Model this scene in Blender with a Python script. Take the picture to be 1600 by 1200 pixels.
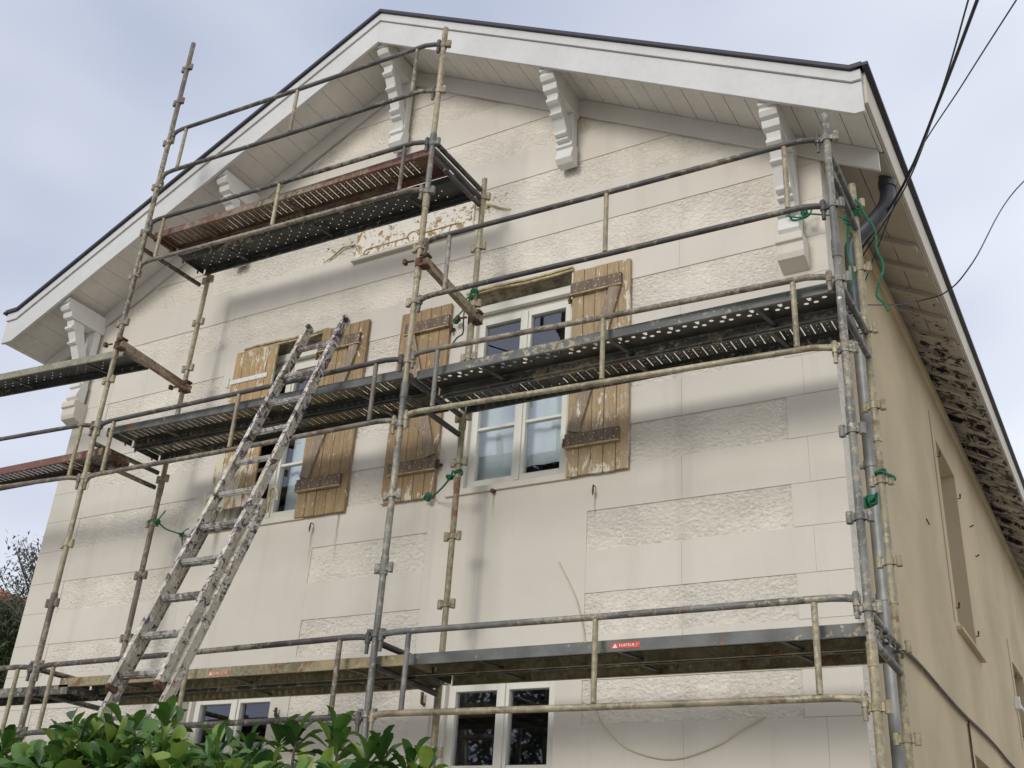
import bpy, math, random
from mathutils import Vector, Matrix
for o in list(bpy.data.objects): bpy.data.objects.remove(o)
sc = bpy.context.scene
col = sc.collection
random.seed(7)
# ------------------------------------------------------------ camera
CAM = Vector((1.449, -6.55, 1.6)); FPX = 1691.3
RX = Vector((0.86845656, 0.49216492, 0.05963974)); UP = Vector((0.17472532, -0.41643174, 0.89221952)); FW = Vector((-0.46395503, 0.76443332, 0.44764655))
cd = bpy.data.cameras.new('camera'); cam = bpy.data.objects.new('camera', cd); col.objects.link(cam); sc.camera = cam
cd.sensor_width = 36; cd.lens = 36 * FPX / 1600; cd.clip_end = 2000; cd.clip_start = .05
cam.matrix_world = Matrix(((RX[0], UP[0], -FW[0], CAM[0]), (RX[1], UP[1], -FW[1], CAM[1]), (RX[2], UP[2], -FW[2], CAM[2]), (0, 0, 0, 1)))
sc.render.resolution_x = 1024; sc.render.resolution_y = 768
# ------------------------------------------------------------ world, sun, exposure
sc.view_settings.view_transform = 'Standard'; sc.view_settings.look = 'None'; sc.view_settings.gamma = 1; sc.view_settings.exposure = 0.03
SUN_EL, SUN_AZ = math.radians(22), math.radians(187)      # azimuth clockwise from +Y
world = bpy.data.worlds.new('World'); sc.world = world; world.use_nodes = True
wn = world.node_tree; wn.nodes.clear()
def W(t, **k):
    n = wn.nodes.new(t)
    for a, b in k.items(): setattr(n, a, b)
    return n
wo = W('ShaderNodeOutputWorld'); bg = W('ShaderNodeBackground'); sky = W('ShaderNodeTexSky', sky_type='NISHITA', sun_disc=False)
sky.sun_elevation = SUN_EL; sky.sun_rotation = SUN_AZ
tc = W('ShaderNodeTexCoord'); mp = W('ShaderNodeMapping'); mp.inputs['Scale'].default_value = (1, 1, 2.2); mp.inputs['Location'].default_value = (3.1, .4, .2)
n1 = W('ShaderNodeTexNoise'); n1.inputs['Scale'].default_value = 1.5; n1.inputs['Detail'].default_value = 3; n1.inputs['Roughness'].default_value = .5
cr = W('ShaderNodeValToRGB'); cr.color_ramp.elements[0].position = .34; cr.color_ramp.elements[0].color = (5.5, 6.1, 7.7, 1); cr.color_ramp.elements[1].position = .74; cr.color_ramp.elements[1].color = (11.2, 11.6, 12.4, 1)
sx = W('ShaderNodeMix', data_type='RGBA'); sx.inputs[0].default_value = .9
wn.links.new(tc.outputs['Generated'], mp.inputs[0]); wn.links.new(mp.outputs[0], n1.inputs['Vector']); 
sp = W('ShaderNodeSeparateXYZ'); wn.links.new(tc.outputs['Generated'], sp.inputs[0])
ma = W('ShaderNodeMath', operation='MULTIPLY_ADD'); ma.inputs[1].default_value = .26; wn.links.new(sp.outputs[0], ma.inputs[0]); wn.links.new(n1.outputs['Fac'], ma.inputs[2])
mc = W('ShaderNodeMath', operation='MULTIPLY_ADD'); mc.inputs[1].default_value = -.22; wn.links.new(sp.outputs[2], mc.inputs[0]); wn.links.new(ma.outputs[0], mc.inputs[2])
md = W('ShaderNodeMath', operation='ADD'); md.inputs[1].default_value = .29; wn.links.new(mc.outputs[0], md.inputs[0]); wn.links.new(md.outputs[0], cr.inputs[0])
wn.links.new(sky.outputs[0], sx.inputs[6]); wn.links.new(cr.outputs[0], sx.inputs[7]); wn.links.new(sx.outputs[2], bg.inputs[0]); bg.inputs[1].default_value = .095
wn.links.new(bg.outputs[0], wo.inputs[0])
sl = bpy.data.lights.new('sun', 'SUN'); sl.energy = 1.4; sl.angle = math.radians(17); sl.color = (1, .965, .91)
so = bpy.data.objects.new('sun', sl); col.objects.link(so); so.location = (0, -20, 30)
sd = Vector((math.sin(SUN_AZ) * math.cos(SUN_EL), math.cos(SUN_AZ) * math.cos(SUN_EL), math.sin(SUN_EL)))
so.rotation_euler = sd.to_track_quat('Z', 'Y').to_euler()
sc.cycles.max_bounces = 6; sc.cycles.transparent_max_bounces = 16

# ------------------------------------------------------------ geometry helpers
def ray(u, v): return RX * ((u - 800) / FPX) - UP * ((v - 600) / FPX) + FW
def atY(u, v, y): d = ray(u, v); return CAM + d * ((y - CAM[1]) / d[1])
def atX(u, v, x): d = ray(u, v); return CAM + d * ((x - CAM[0]) / d[0])
V = Vector
def rootloc(p):
    while p.parent: p = p.parent
    return p.location.copy()
class MB:
    def __init__(s): s.v = []; s.f = []; s.m = []; s.sm = []; s.cur = 0
    def add(s, vs, fs, smooth=False):
        b = len(s.v); s.v += [tuple(x) for x in vs]
        for f in fs: s.f.append(tuple(b + i for i in f)); s.m.append(s.cur); s.sm.append(smooth)
        return s
    def box(s, x0, x1, y0, y1, z0, z1):
        if x1 < x0: x0, x1 = x1, x0
        if y1 < y0: y0, y1 = y1, y0
        if z1 < z0: z0, z1 = z1, z0
        return s.add([(x0,y0,z0),(x1,y0,z0),(x1,y1,z0),(x0,y1,z0),(x0,y0,z1),(x1,y0,z1),(x1,y1,z1),(x0,y1,z1)],
                     [(0,3,2,1),(4,5,6,7),(0,1,5,4),(1,2,6,5),(2,3,7,6),(3,0,4,7)])
    def obox(s, p, q, w, h, up=(0,0,1)):          # beam from p to q, w across, h along up
        p = V(p); q = V(q); d = (q - p).normalized(); a = d.cross(V(up)).normalized() * (w / 2); b = a.cross(d).normalized() * (h / 2)
        vs = [p-a-b, p+a-b, p+a+b, p-a+b, q-a-b, q+a-b, q+a+b, q-a+b]
        return s.add(vs, [(0,1,2,3),(7,6,5,4),(0,4,5,1),(1,5,6,2),(2,6,7,3),(3,7,4,0)])
    def prism(s, poly, fn, d0, d1):
        n = len(poly); vs = [fn(a, b, d0) for a, b in poly] + [fn(a, b, d1) for a, b in poly]
        return s.add(vs, [tuple(range(n))[::-1], tuple(range(n, 2*n))] + [(i, (i+1) % n, n+(i+1) % n, n+i) for i in range(n)])
    def path(s, pts, r, n=8, cap=True):
        pts = [V(p) for p in pts]; rs = r if isinstance(r, (list, tuple)) else [r] * len(pts)
        rings = []; a = None
        for i, p in enumerate(pts):
            d = (pts[min(i+1, len(pts)-1)] - pts[max(i-1, 0)]).normalized()
            if a is None: a = d.orthogonal().normalized()
            else:
                a = (a - d * a.dot(d))
                a = a.normalized() if a.length > 1e-6 else d.orthogonal().normalized()
            b = d.cross(a)
            rings.append([p + (a * math.cos(t) + b * math.sin(t)) * rs[i] for t in [2*math.pi*k/n for k in range(n)]])
        vs = [v for R in rings for v in R]; fs = []
        for i in range(len(pts)-1):
            for k in range(n): fs.append((i*n+k, i*n+(k+1) % n, (i+1)*n+(k+1) % n, (i+1)*n+k))
        s.add(vs, fs, True)
        if cap:
            s.add(rings[0], [tuple(range(n))[::-1]]); s.add(rings[-1], [tuple(range(n))])
        return s
    def tube(s, p, q, r, n=10): return s.path([p, q], r, n)
    def build(s, name, mats, parent=None, bevel=0, origin=None):
        if not isinstance(mats, (list, tuple)): mats = [mats]
        if parent is not None: L = rootloc(parent)
        elif origin is not None: L = V(origin)
        else:
            xs = [v[0] for v in s.v]; ys = [v[1] for v in s.v]; zs = [v[2] for v in s.v]
            L = V(((min(xs)+max(xs))/2, (min(ys)+max(ys))/2, min(zs)))
        me = bpy.data.meshes.new(name); me.from_pydata([(v[0]-L[0], v[1]-L[1], v[2]-L[2]) for v in s.v], [], s.f)
        me.polygons.foreach_set('material_index', s.m); me.polygons.foreach_set('use_smooth', s.sm)
        for m in mats: me.materials.append(m)
        me.update()
        o = bpy.data.objects.new(name, me); col.objects.link(o)
        if parent is not None: o.parent = parent
        else: o.location = L
        if bevel:
            b = o.modifiers.new('bevel', 'BEVEL'); b.width = bevel; b.segments = 2; b.limit_method = 'ANGLE'; b.angle_limit = math.radians(50)
        return o
def tag(o, label=None, cat=None, group=None, kind=None):
    if label: o['label'] = label
    if cat: o['category'] = cat
    if group: o['group'] = group
    if kind: o['kind'] = kind
    return o
def thing(name, loc, label, cat, group=None):
    o = bpy.data.objects.new(name, None); col.objects.link(o); o.location = loc; o.empty_display_size = .1
    return tag(o, label, cat, group)
def copy_tree(o, parent=None):
    c = o.copy(); col.objects.link(c)
    if parent is not None: c.parent = parent
    for ch in [x for x in bpy.data.objects if x.parent == o and x is not c]: copy_tree(ch, c)
    return c
def smooth_pts(P, n=6):
    P = [V(p) for p in P]; out = []
    for i in range(len(P)-1):
        p0, p1, p2, p3 = P[max(i-1, 0)], P[i], P[i+1], P[min(i+2, len(P)-1)]
        for k in range(n):
            t = k/n; out.append(.5*((2*p1) + (p2-p0)*t + (2*p0-5*p1+4*p2-p3)*t*t + (3*p1-p0-3*p2+p3)*t*t*t))
    out.append(P[-1]); return out
XZ = lambda a, b, d: (a, d, b)
YZ = lambda a, b, d: (d, a, b)

# ------------------------------------------------------------ materials
class S:                                        # tiny socket algebra
    def __init__(s, nt, so): s.nt = nt; s.so = so
    def _m(s, op, o=None, c=None, clamp=False):
        n = s.nt.nodes.new('ShaderNodeMath'); n.operation = op; n.use_clamp = clamp
        for i, x in enumerate((s, o, c)):
            if x is None: continue
            if isinstance(x, S): s.nt.links.new(x.so, n.inputs[i])
            else: n.inputs[i].default_value = x
        return S(s.nt, n.outputs[0])
    def __add__(s, o): return s._m('ADD', o)
    def __sub__(s, o): return s._m('SUBTRACT', o)
    def __mul__(s, o): return s._m('MULTIPLY', o)
    def __truediv__(s, o): return s._m('DIVIDE', o)
    def frac(s): return s._m('FRACT')
    def floor(s): return s._m('FLOOR')
    def abs(s): return s._m('ABSOLUTE')
    def lt(s, o): return s._m('LESS_THAN', o)
    def gt(s, o): return s._m('GREATER_THAN', o)
    def mx(s, o): return s._m('MAXIMUM', o)
    def mn(s, o): return s._m('MINIMUM', o)
    def pw(s, o): return s._m('POWER', o)
    def step(s, a, b):                          # smooth map a..b -> 0..1
        n = s.nt.nodes.new('ShaderNodeMapRange'); n.interpolation_type = 'SMOOTHSTEP'
        s.nt.links.new(s.so, n.inputs[0]); n.inputs[1].default_value = a; n.inputs[2].default_value = b
        return S(s.nt, n.outputs[0])
class Mat:
    def __init__(s, name):
        s.m = bpy.data.materials.new(name); s.m.use_nodes = True; s.nt = s.m.node_tree
        s.b = s.nt.nodes['Principled BSDF']; s.t = s.nt.nodes.new('ShaderNodeTexCoord'); s.geo = s.nt.nodes.new('ShaderNodeNewGeometry')
        s.out = s.nt.nodes['Material Output']
    def vec(s, scale=(1,1,1), space='Object', loc=(0,0,0)):
        n = s.nt.nodes.new('ShaderNodeMapping'); n.inputs['Scale'].default_value = scale; n.inputs['Location'].default_value = loc
        s.nt.links.new(s.geo.outputs['Position'] if space == 'World' else s.t.outputs[space], n.inputs[0]); return n.outputs[0]
    def xyz(s, space='Object'):
        n = s.nt.nodes.new('ShaderNodeSeparateXYZ'); s.nt.links.new(s.geo.outputs['Position'] if space == 'World' else s.t.outputs[space], n.inputs[0])
        return [S(s.nt, n.outputs[i]) for i in range(3)]
    def noise(s, scale=5, detail=4, rough=.55, vec=None, dist=0, sp='World'):
        n = s.nt.nodes.new('ShaderNodeTexNoise'); n.inputs['Scale'].default_value = scale; n.inputs['Detail'].default_value = detail
        n.inputs['Roughness'].default_value = rough; n.inputs['Distortion'].default_value = dist
        s.nt.links.new(vec if vec is not None else s.vec(space=sp), n.inputs['Vector']); return S(s.nt, n.outputs[0])
    def voro(s, scale=5, vec=None, feature='F1'):
        n = s.nt.nodes.new('ShaderNodeTexVoronoi'); n.feature = feature; n.inputs['Scale'].default_value = scale
        s.nt.links.new(vec if vec is not None else s.vec(space='World'), n.inputs['Vector']); return S(s.nt, n.outputs['Distance'])
    def mix(s, f, a, b):
        n = s.nt.nodes.new('ShaderNodeMix'); n.data_type = 'RGBA'
        for i, x in ((0, f), (6, a), (7, b)):
            if isinstance(x, S): s.nt.links.new(x.so, n.inputs[i])
            elif isinstance(x, (int, float)): n.inputs[i].default_value = x
            else: n.inputs[i].default_value = (*x, 1)
        return S(s.nt, n.outputs[2])
    def ramp(s, f, stops):
        n = s.nt.nodes.new('ShaderNodeValToRGB'); e = n.color_ramp.elements
        while len(e) < len(stops): e.new(.5)
        for i, (p, c) in enumerate(stops): e[i].position = p; e[i].color = (*c, 1)
        s.nt.links.new(f.so, n.inputs[0]); return S(s.nt, n.outputs[0])
    def base(s, c): 
        if isinstance(c, S): s.nt.links.new(c.so, s.b.inputs['Base Color'])
        else: s.b.inputs['Base Color'].default_value = (*c, 1)
        return s
    def rough(s, c, metal=0, spec=None):
        if isinstance(c, S): s.nt.links.new(c.so, s.b.inputs['Roughness'])
        else: s.b.inputs['Roughness'].default_value = c
        s.b.inputs['Metallic'].default_value = metal
        if spec is not None: s.b.inputs['Specular IOR Level'].default_value = spec
        return s
    def bump(s, h, strength=.5, dist=.01):
        n = s.nt.nodes.new('ShaderNodeBump'); n.inputs['Strength'].default_value = strength; n.inputs['Distance'].default_value = dist
        s.nt.links.new(h.so, n.inputs['Height']); s.nt.links.new(n.outputs[0], s.b.inputs['Normal']); return s
    def holes(s, mask):                         # see-through perforation
        tr = s.nt.nodes.new('ShaderNodeBsdfTransparent'); mx = s.nt.nodes.new('ShaderNodeMixShader')
        s.nt.links.new(mask.so, mx.inputs[0]); s.nt.links.new(s.b.outputs[0], mx.inputs[1]); s.nt.links.new(tr.outputs[0], mx.inputs[2])
        s.nt.links.new(mx.outputs[0], s.out.inputs[0]); return s

def mk_render(name, c, roughband=False, warm=None):
    m = Mat(name)
    big = m.noise(.55, 3, .5).step(.35, .65); mid = m.noise(3.2, 5, .6).step(.3, .7); fine = m.noise(60, 3, .6)
    drip = m.noise(1, 4, .55, m.vec((5, 5, .35), 'World')).step(.52, .75)
    cc = m.mix(big, [x*.93 for x in c], [x*1.04 for x in c])
    cc = m.mix(mid * .35, cc, [c[0]*.9, c[1]*.88, c[2]*.84])
    cc = m.mix(m.noise(7, 6, .7).step(.55, .75) * .12, cc, (.5, .46, .40)); cc = m.mix(drip * .30, cc, [c[0]*.72, c[1]*.70, c[2]*.68])
    
    X_, Y_, Z_ = m.xyz('World'); st = None
    for sx0, sz0, ln, wd in ((-4.36, 4.46, .34, .016), (-1.77, 4.42, .26, .014), (-2.62, 4.52, .22, .012), (-5.45, 4.55, .3, .05), (-4.1, 4.54, .42, .02), (-3.6, 4.52, .35, .02), (-2.98, 4.54, .3, .03), (-5.42, 4.62, .25, .02), (-3.02, 2.95, .3, .02)):
        q = ((X_ + m.noise(9, 2, .5) * .03 - (sx0 + .015)).abs() * -1 / wd + 1).mx(0) * ((Z_ * 1 - (sz0 - ln)) / ln).mx(0) * Z_.lt(sz0); st = q if st is None else st.mx(q)
    cc = m.mix((st * .75).mn(.6), cc, (.16, .12, .09))
    m.base(cc).rough(.85, spec=.25)
    if roughband:
        v = m.vec((30, 12, 40), 'World')
        a = m.noise(1.0, 6, .72, v, 1.1); b = m.voro(3.0, m.vec((11, 8, 17), 'World'), 'SMOOTH_F1')
        m.bump((a * 1.0 + b * .6) * (m.noise(1.7, 3, .6).step(.25, .7) * .6 + .5), .95, .026)
        cc2 = m.mix(a.step(.30, .46), [c[0]*.90, c[1]*.88, c[2]*.86], cc); m.base(cc2)
    else: m.bump(fine * .6 + m.noise(9, 4, .6) * 1.2, .12, .01)
    return m.m
M = {}
CREAM = (.68, .632, .555)
M['smooth'] = mk_render('cream_render', CREAM); M['rough'] = mk_render('rough_stucco', (.87, .805, .70), True)
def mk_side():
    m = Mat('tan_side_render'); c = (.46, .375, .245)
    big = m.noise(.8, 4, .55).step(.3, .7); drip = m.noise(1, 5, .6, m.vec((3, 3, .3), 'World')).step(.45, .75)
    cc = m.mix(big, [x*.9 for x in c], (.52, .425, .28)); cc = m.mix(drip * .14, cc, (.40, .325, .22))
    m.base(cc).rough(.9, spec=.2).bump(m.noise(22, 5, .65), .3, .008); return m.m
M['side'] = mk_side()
def mk_paint(name, c, dirt=.25, peel=0, peelc=(.1, .07, .05)):
    m = Mat(name); n = m.noise(2.2, 5, .6).step(.35, .7); g = m.noise(14, 5, .65).step(.5, .72)
    cc = m.mix(n, [x*(1-dirt*.4) for x in c], c); cc = m.mix(g * dirt, cc, [c[0]*.7, c[1]*.66, c[2]*.6])
    if peel:
        p = m.noise(5.5, 6, .72, m.vec((1, 1.6, 1), 'World'), .8); yy = m.xyz('World')[1]
        band = yy.step(1.0, 4.0) * (yy * -1 + 12.5).step(0, 4)
        p = (p + band * peel - .16).step(.535, .55); cc = m.mix(p, cc, peelc)
    m.base(cc).rough(.55, spec=.35).bump(m.noise(30, 4, .6), .12, .006); return m.m
M['white'] = mk_paint('white_barge_paint', (.62, .615, .60)); M['soffit'] = mk_paint('soffit_paint', (.76, .72, .67), .3)
M['bracket'] = mk_paint('bracket_paint', (.74, .725, .69), .15)
M['rafter'] = mk_paint('peeling_eave_paint', (.47, .43, .38), .3, .19, (.03, .022, .028)); M['fascia'] = mk_paint('fascia_paint', (.55, .49, .40), .3)
M['frieze'] = mk_paint('frieze_paint', (.64, .61, .56), .2)
M['pvc'] = mk_paint('window_frame_paint', (.74, .72, .64), .06)
def simple(name, c, r=.6, metal=0, var=.15, scale=8, bump=.1, spec=None):
    m = Mat(name); n = m.noise(scale, 5, .6).step(.3, .7); m.base(m.mix(n, [x*(1-var) for x in c], [min(1, x*(1+var)) for x in c])).rough(r, metal, spec)
    if bump: m.bump(m.noise(scale*5, 4, .6), bump, .006)
    return m.m
M['slate'] = simple('dark_verge_zinc', (.035, .033, .045), .45, .3); M['dark'] = simple('dark_gap', (.02, .018, .016), .9)
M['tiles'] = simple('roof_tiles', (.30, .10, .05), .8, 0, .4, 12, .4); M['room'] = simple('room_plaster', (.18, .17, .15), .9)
M['curtain'] = simple('white_curtain', (.85, .87, .9), .9, 0, .05)
M['stone'] = simple('bare_lintel_stone', (.24, .20, .14), .9, 0, .45, 14, .8); M['moulding'] = simple('worn_wood_moulding', (.42, .34, .19), .8, 0, .35, 18, .5)
M['iron'] = simple('rusty_iron', (.11, .055, .035), .8, .1, .5, 30, .5); M['zinc'] = simple('zinc_downpipe', (.22, .225, .215), .5, .45, .2, 5, .05)
M['darkpipe'] = simple('dark_plastic_pipe', (.045, .045, .055), .45, 0, .3, 6, .05)
M['rope'] = simple('green_nylon_rope', (.015, .17, .08), .75, 0, .5, 90, .9); M['cable'] = simple('black_cable', (.012, .012, .02), .5, 0, .2, 8, 0)
M['oldcable'] = simple('old_brown_cable', (.07, .05, .035), .8, 0, .4, 20, .4); M['wire'] = simple('cream_wire', (.55, .49, .38), .6, 0, .1)
M['red'] = simple('red_sticker', (.62, .06, .035), .5, 0, .2, 40, 0); M['stwhite'] = simple('sticker_white', (.8, .74, .66), .5, 0, .1); M['faded'] = simple('faded_sticker', (.45, .22, .14), .6, 0, .3, 40, 0)
M['bark'] = simple('bark', (.10, .08, .06), .9, 0, .4, 20, .6); M['terra'] = simple('terracotta_ridge', (.34, .105, .06), .8, 0, .35, 10, .3)

def mk_glass():
    m = Mat('window_glass'); nt = m.nt; nt.nodes.remove(m.b)
    fr = nt.nodes.new('ShaderNodeFresnel'); fr.inputs[0].default_value = 1.75
    gl = nt.nodes.new('ShaderNodeBsdfGlossy'); gl.inputs['Roughness'].default_value = .015; gl.inputs[0].default_value = (.86, .88, 1, 1)
    tr = nt.nodes.new('ShaderNodeBsdfTransparent'); tr.inputs[0].default_value = (.90, .93, .925, 1); mx = nt.nodes.new('ShaderNodeMixShader')
    bp = nt.nodes.new('ShaderNodeBump'); bp.inputs['Strength'].default_value = .02; nz = m.noise(2.5, 2, .4); nt.links.new(nz.so, bp.inputs['Height'])
    nt.links.new(bp.outputs[0], gl.inputs['Normal'])
    fa = S(nt, fr.outputs[0]) * 1.9 * (S(nt, m.geo.outputs['Backfacing']) * -1 + 1)
    nt.links.new(fa.so, mx.inputs[0]); nt.links.new(tr.outputs[0], mx.inputs[1]); nt.links.new(gl.outputs[0], mx.inputs[2]); nt.links.new(mx.outputs[0], m.out.inputs[0])
    return m.m
M['glass'] = mk_glass()
def mk_steel(name, base=(.20, .20, .19), splash=(.44, .385, .275), amt=.5, rust=.3, rustc=(.22, .09, .04), white=.3, sp='World'):
    m = Mat(name)
    n = m.noise(6, 5, .6); cc = m.mix(n.step(.3, .7), [x*.6 for x in base], [x*1.35 for x in base])
    z = m.noise(1.1, 2, .5)                                   # long zones along a pole
    a = (m.noise(22, 6, .68) + (z - .5) * .7).step(.62 - amt*.28, .70 - amt*.24); cc = m.mix(a * .9, cc, m.mix(m.noise(35, 3, .6).step(.35, .65), [x*.62 for x in splash], splash))
    r = (m.noise(9, 5, .7, m.vec(loc=(7, 3, 1), space='World')) + (m.noise(.9, 2, .5, m.vec(loc=(2, 9, 4), space='World')) - .5) * .5).step(.66 - rust*.3, .74 - rust*.26); cc = m.mix(r * .85, cc, rustc)
    w = m.noise(16, 6, .72, m.vec(loc=(1, 1, 8), space='World')).step(.72 - white*.16, .74 - white*.14); cc = m.mix(w, cc, (.68, .66, .60))
    m.base(cc).rough(m.noise(12, 3, .5).step(.2, .8) * .3 + .42, .25).bump(m.noise(40, 5, .7) * .7 + a * .5, .45, .004); return m.m
M['grey'] = mk_steel('galvanised_steel', (.175, .172, .16), (.42, .37, .28), .4, rust=.1, white=.4)
M['brown'] = mk_steel('weathered_brown_steel', (.165, .14, .115), (.38, .33, .24), .5, .2, (.16, .10, .07), white=.35)
M['lichen'] = mk_steel('lichen_covered_steel', (.27, .24, .17), (.40, .345, .215), .95, .18, white=.25)
M['ochre'] = mk_steel('ochre_steel', (.31, .265, .18), (.47, .41, .28), .6, .25, (.22, .14, .09), .2)
M['railm'] = mk_steel('dark_guardrail_steel', (.085, .08, .078), (.33, .29, .20), .25, .15, (.14, .09, .065), white=.3)
M['beam'] = mk_steel('scuffed_box_beam', (.30, .235, .17), (.46, .38, .26), .5, .5, (.16, .08, .05), .3)
def mk_deck(name, base, kind, rust=.3, amt=.2):
    m = Mat(name); n = m.noise(5, 5, .6); cc = m.mix(n.step(.3, .7), [x*.65 for x in base], [x*1.3 for x in base])
    r = m.noise(5, 5, .7, m.vec(loc=(4, 2, 1), space='World')).step(.68-rust*.3, .76-rust*.26); cc = m.mix(r * .7, cc, (.13, .06, .04))
    y = m.noise(11, 5, .7).step(.66-amt*.25, .72-amt*.2); cc = m.mix(y * .7, cc, (.40, .34, .22))
    m.base(cc).rough(.5, .3).bump(m.noise(30, 5, .7), .3, .004)
    X, Y, Z = m.xyz('Object'); Y = Y - .15
    on = Z.gt(-.004)                                           # only the top sheet is perforated
    def dot(px, py, ox, oy, rx, ry):
        a = ((X + ox) / px).frac() - .5; a = a * (px / rx); b = ((Y + oy) / py).frac() - .5; b = b * (py / ry)
        return (a * a + b * b).lt(1.0)
    if kind == 'slot':
        sl = (((X / .066).frac() - .5).abs().lt(.055)) * (Y.abs().lt(.10))
        # three short rows of pin holes between the slots
        d = dot(.066, .045, .033, .0225, .0035, .0035) * Y.abs().lt(.09)
        mask = sl.mx(d)
    elif kind == 'hole':
        sl = dot(.18, 1.0, 0, .5 + .03, .015, .040)
        d = dot(.18, 1.0, .06, .5 + .055, .0155, .0125).mx(dot(.18, 1.0, .12, .5 + .055, .0155, .0125)).mx(dot(.18, 1.0, .09, .5 + .0, .0155, .0125)).mx(dot(.18, 1.0, .03, .5 - .035, .0155, .0125)).mx(dot(.18, 1.0, .15, .5 - .035, .0155, .0125))
        mask = sl.mx(d)
    else:
        mask = dot(.12, .09, 0, 0, .006, .006).mx(dot(.12, .09, .06, .045, .006, .006)) * Y.abs().lt(.12)
    ex = X.gt(.05) * X.lt(2.92)
    mask = mask * on * ex
    m.holes(mask); return m.m
M['d_slotrust'] = mk_deck('rusty_slotted_sheet', (.15, .10, .065), 'slot', .3, .3); M['d_slot'] = mk_deck('dark_slotted_sheet', (.085, .08, .065), 'slot', .15, .1)
M['d_hole'] = mk_deck('dark_punched_sheet', (.075, .07, .06), 'hole', .1, .05); M['d_dot'] = mk_deck('dark_dotted_sheet', (.06, .062, .055), 'dot', .05, .1)
M['d_slotolive'] = mk_deck('olive_slotted_sheet', (.13, .115, .07), 'slot', .3, .3)
M['f_grey'] = mk_steel('flange_grey_green', (.125, .13, .122), amt=.12, rust=.12, white=.25); M['f_rust'] = mk_steel('flange_red_rust', (.20, .135, .11), (.34, .28, .18), .5, .75, (.17, .06, .045), .1)
M['f_ochre'] = mk_steel('flange_ochre', (.30, .25, .14), (.42, .36, .22), .5, .2, white=.1); M['f_dark'] = mk_steel('flange_dark', (.06, .065, .06), amt=.12, rust=.1, white=.15)
M['f_olive'] = mk_steel('flange_pale_olive', (.27, .255, .19), (.34, .31, .21), .5, .2, white=.1)
def mk_wood(name, c1, c2, peel=.3, dark=.3):
    m = Mat(name); v = m.vec((45, 45, 2.2), 'World'); g = m.noise(1, 6, .65, v, .4)
    X, Y, Z = m.xyz('World'); pl = ((X / .1).floor() * .37).frac()
    cc = m.mix(g.step(.25, .75), c2, c1); cc = m.mix(pl * .35, cc, [x*.75 for x in c1])
    d = m.noise(1.6, 5, .6).step(.72-dark*.35, .82); cc = m.mix(d * .65, cc, (.11, .065, .035))
    p = (m.noise(7, 6, .72, m.vec((2.0, 2, .7), 'World'), .5) + (m.noise(1.3, 2, .5, m.vec(loc=(5, 5, 5), space='World')) - .5) * .35).step(.70-peel*.22, .715-peel*.22); cc = m.mix(p, cc, (.66, .60, .48))
    fl = m.noise(26, 6, .75, m.vec((1.6, 1, .8), 'World'), .8).step(.60, .62); cc = m.mix(fl * .8, cc, (.62, .55, .42)); kn = m.noise(12, 4, .7, m.vec((2.5, 1, .5), 'World')).step(.64, .7); cc = m.mix(kn * .6, cc, [x*.4 for x in c2])
    m.base(cc).rough(.8, spec=.2).bump(g * .6 + p * .6, .4, .004); return m.m
M['wood'] = mk_wood('stripped_shutter_wood', (.49, .36, .21), (.33, .22, .11), .5, .3); M['woodpale'] = mk_wood('pale_shutter_wood', (.48, .36, .22), (.33, .235, .135), .62, .35)
M['wooddark'] = mk_wood('dark_shutter_wood', (.42, .30, .17), (.27, .185, .10), .42, .6); M['woodflaky'] = mk_wood('flaking_shutter_wood', (.52, .36, .19), (.36, .24, .12), .78, .2); M['brace'] = mk_wood('weathered_brace_wood', (.38, .30, .22), (.22, .165, .12), .5, .4); M['batten'] = mk_wood('dark_batten_paint', (.24, .18, .135), (.11, .075, .055), .3, .3)
def mk_plaque():
    m = Mat('flaking_plaque_paint'); X, Y, Z = m.xyz('World'); n = m.noise(13, 6, .72, m.vec((1.2, 1, 1), 'World'), .7)
    p = (n + (m.noise(2.6, 3, .5) - .5) * .6).step(.555, .575); q = m.noise(45, 3, .6).step(.66, .68)
    cc = m.mix(p, (.76, .71, .62), (.36, .22, .09)); cc = m.mix(q * .8, cc, (.3, .19, .1)); m.base(cc).rough(.8).bump(p * -1 + n * .3, .5, .006); return m.m
M['plaque'] = mk_plaque()
def mk_ladder():
    m = Mat('paint_splashed_aluminium'); a = m.noise(17, 6, .72, None, .8); b = m.noise(23, 5, .7, m.vec(loc=(9, 2, 4), space='World'), .5); h = m.noise(4, 2, .5, m.vec(loc=(3, 7, 1), space='World'))
    cc = m.mix(m.noise(5, 4, .6).step(.3, .7), (.42, .39, .32), (.54, .49, .40))
    dk = m.ramp(h, [(.30, (.05, .10, .10)), (.42, (.14, .07, .05)), (.5, (.05, .045, .05)), (.58, (.10, .06, .13)), (.68, (.35, .29, .19))])
    zz = m.xyz('World')[2]; cc = m.mix((a + zz * .024 - .09).step(.53, .55), cc, dk); cc = m.mix(b.step(.56, .58), cc, (.68, .65, .58)); cc = m.mix(m.noise(7, 4, .7, m.vec(loc=(1, 5, 2), space='World')).step(.68, .7), cc, (.30, .05, .04))
    m.base(cc).rough(.5, .2).bump(a, .3, .004); return m.m
M['ladder'] = mk_ladder(); M['rung'] = mk_steel('worn_rung_aluminium', (.42, .41, .38), (.2, .15, .13), .5, .2, (.12, .08, .07), .6)
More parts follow.
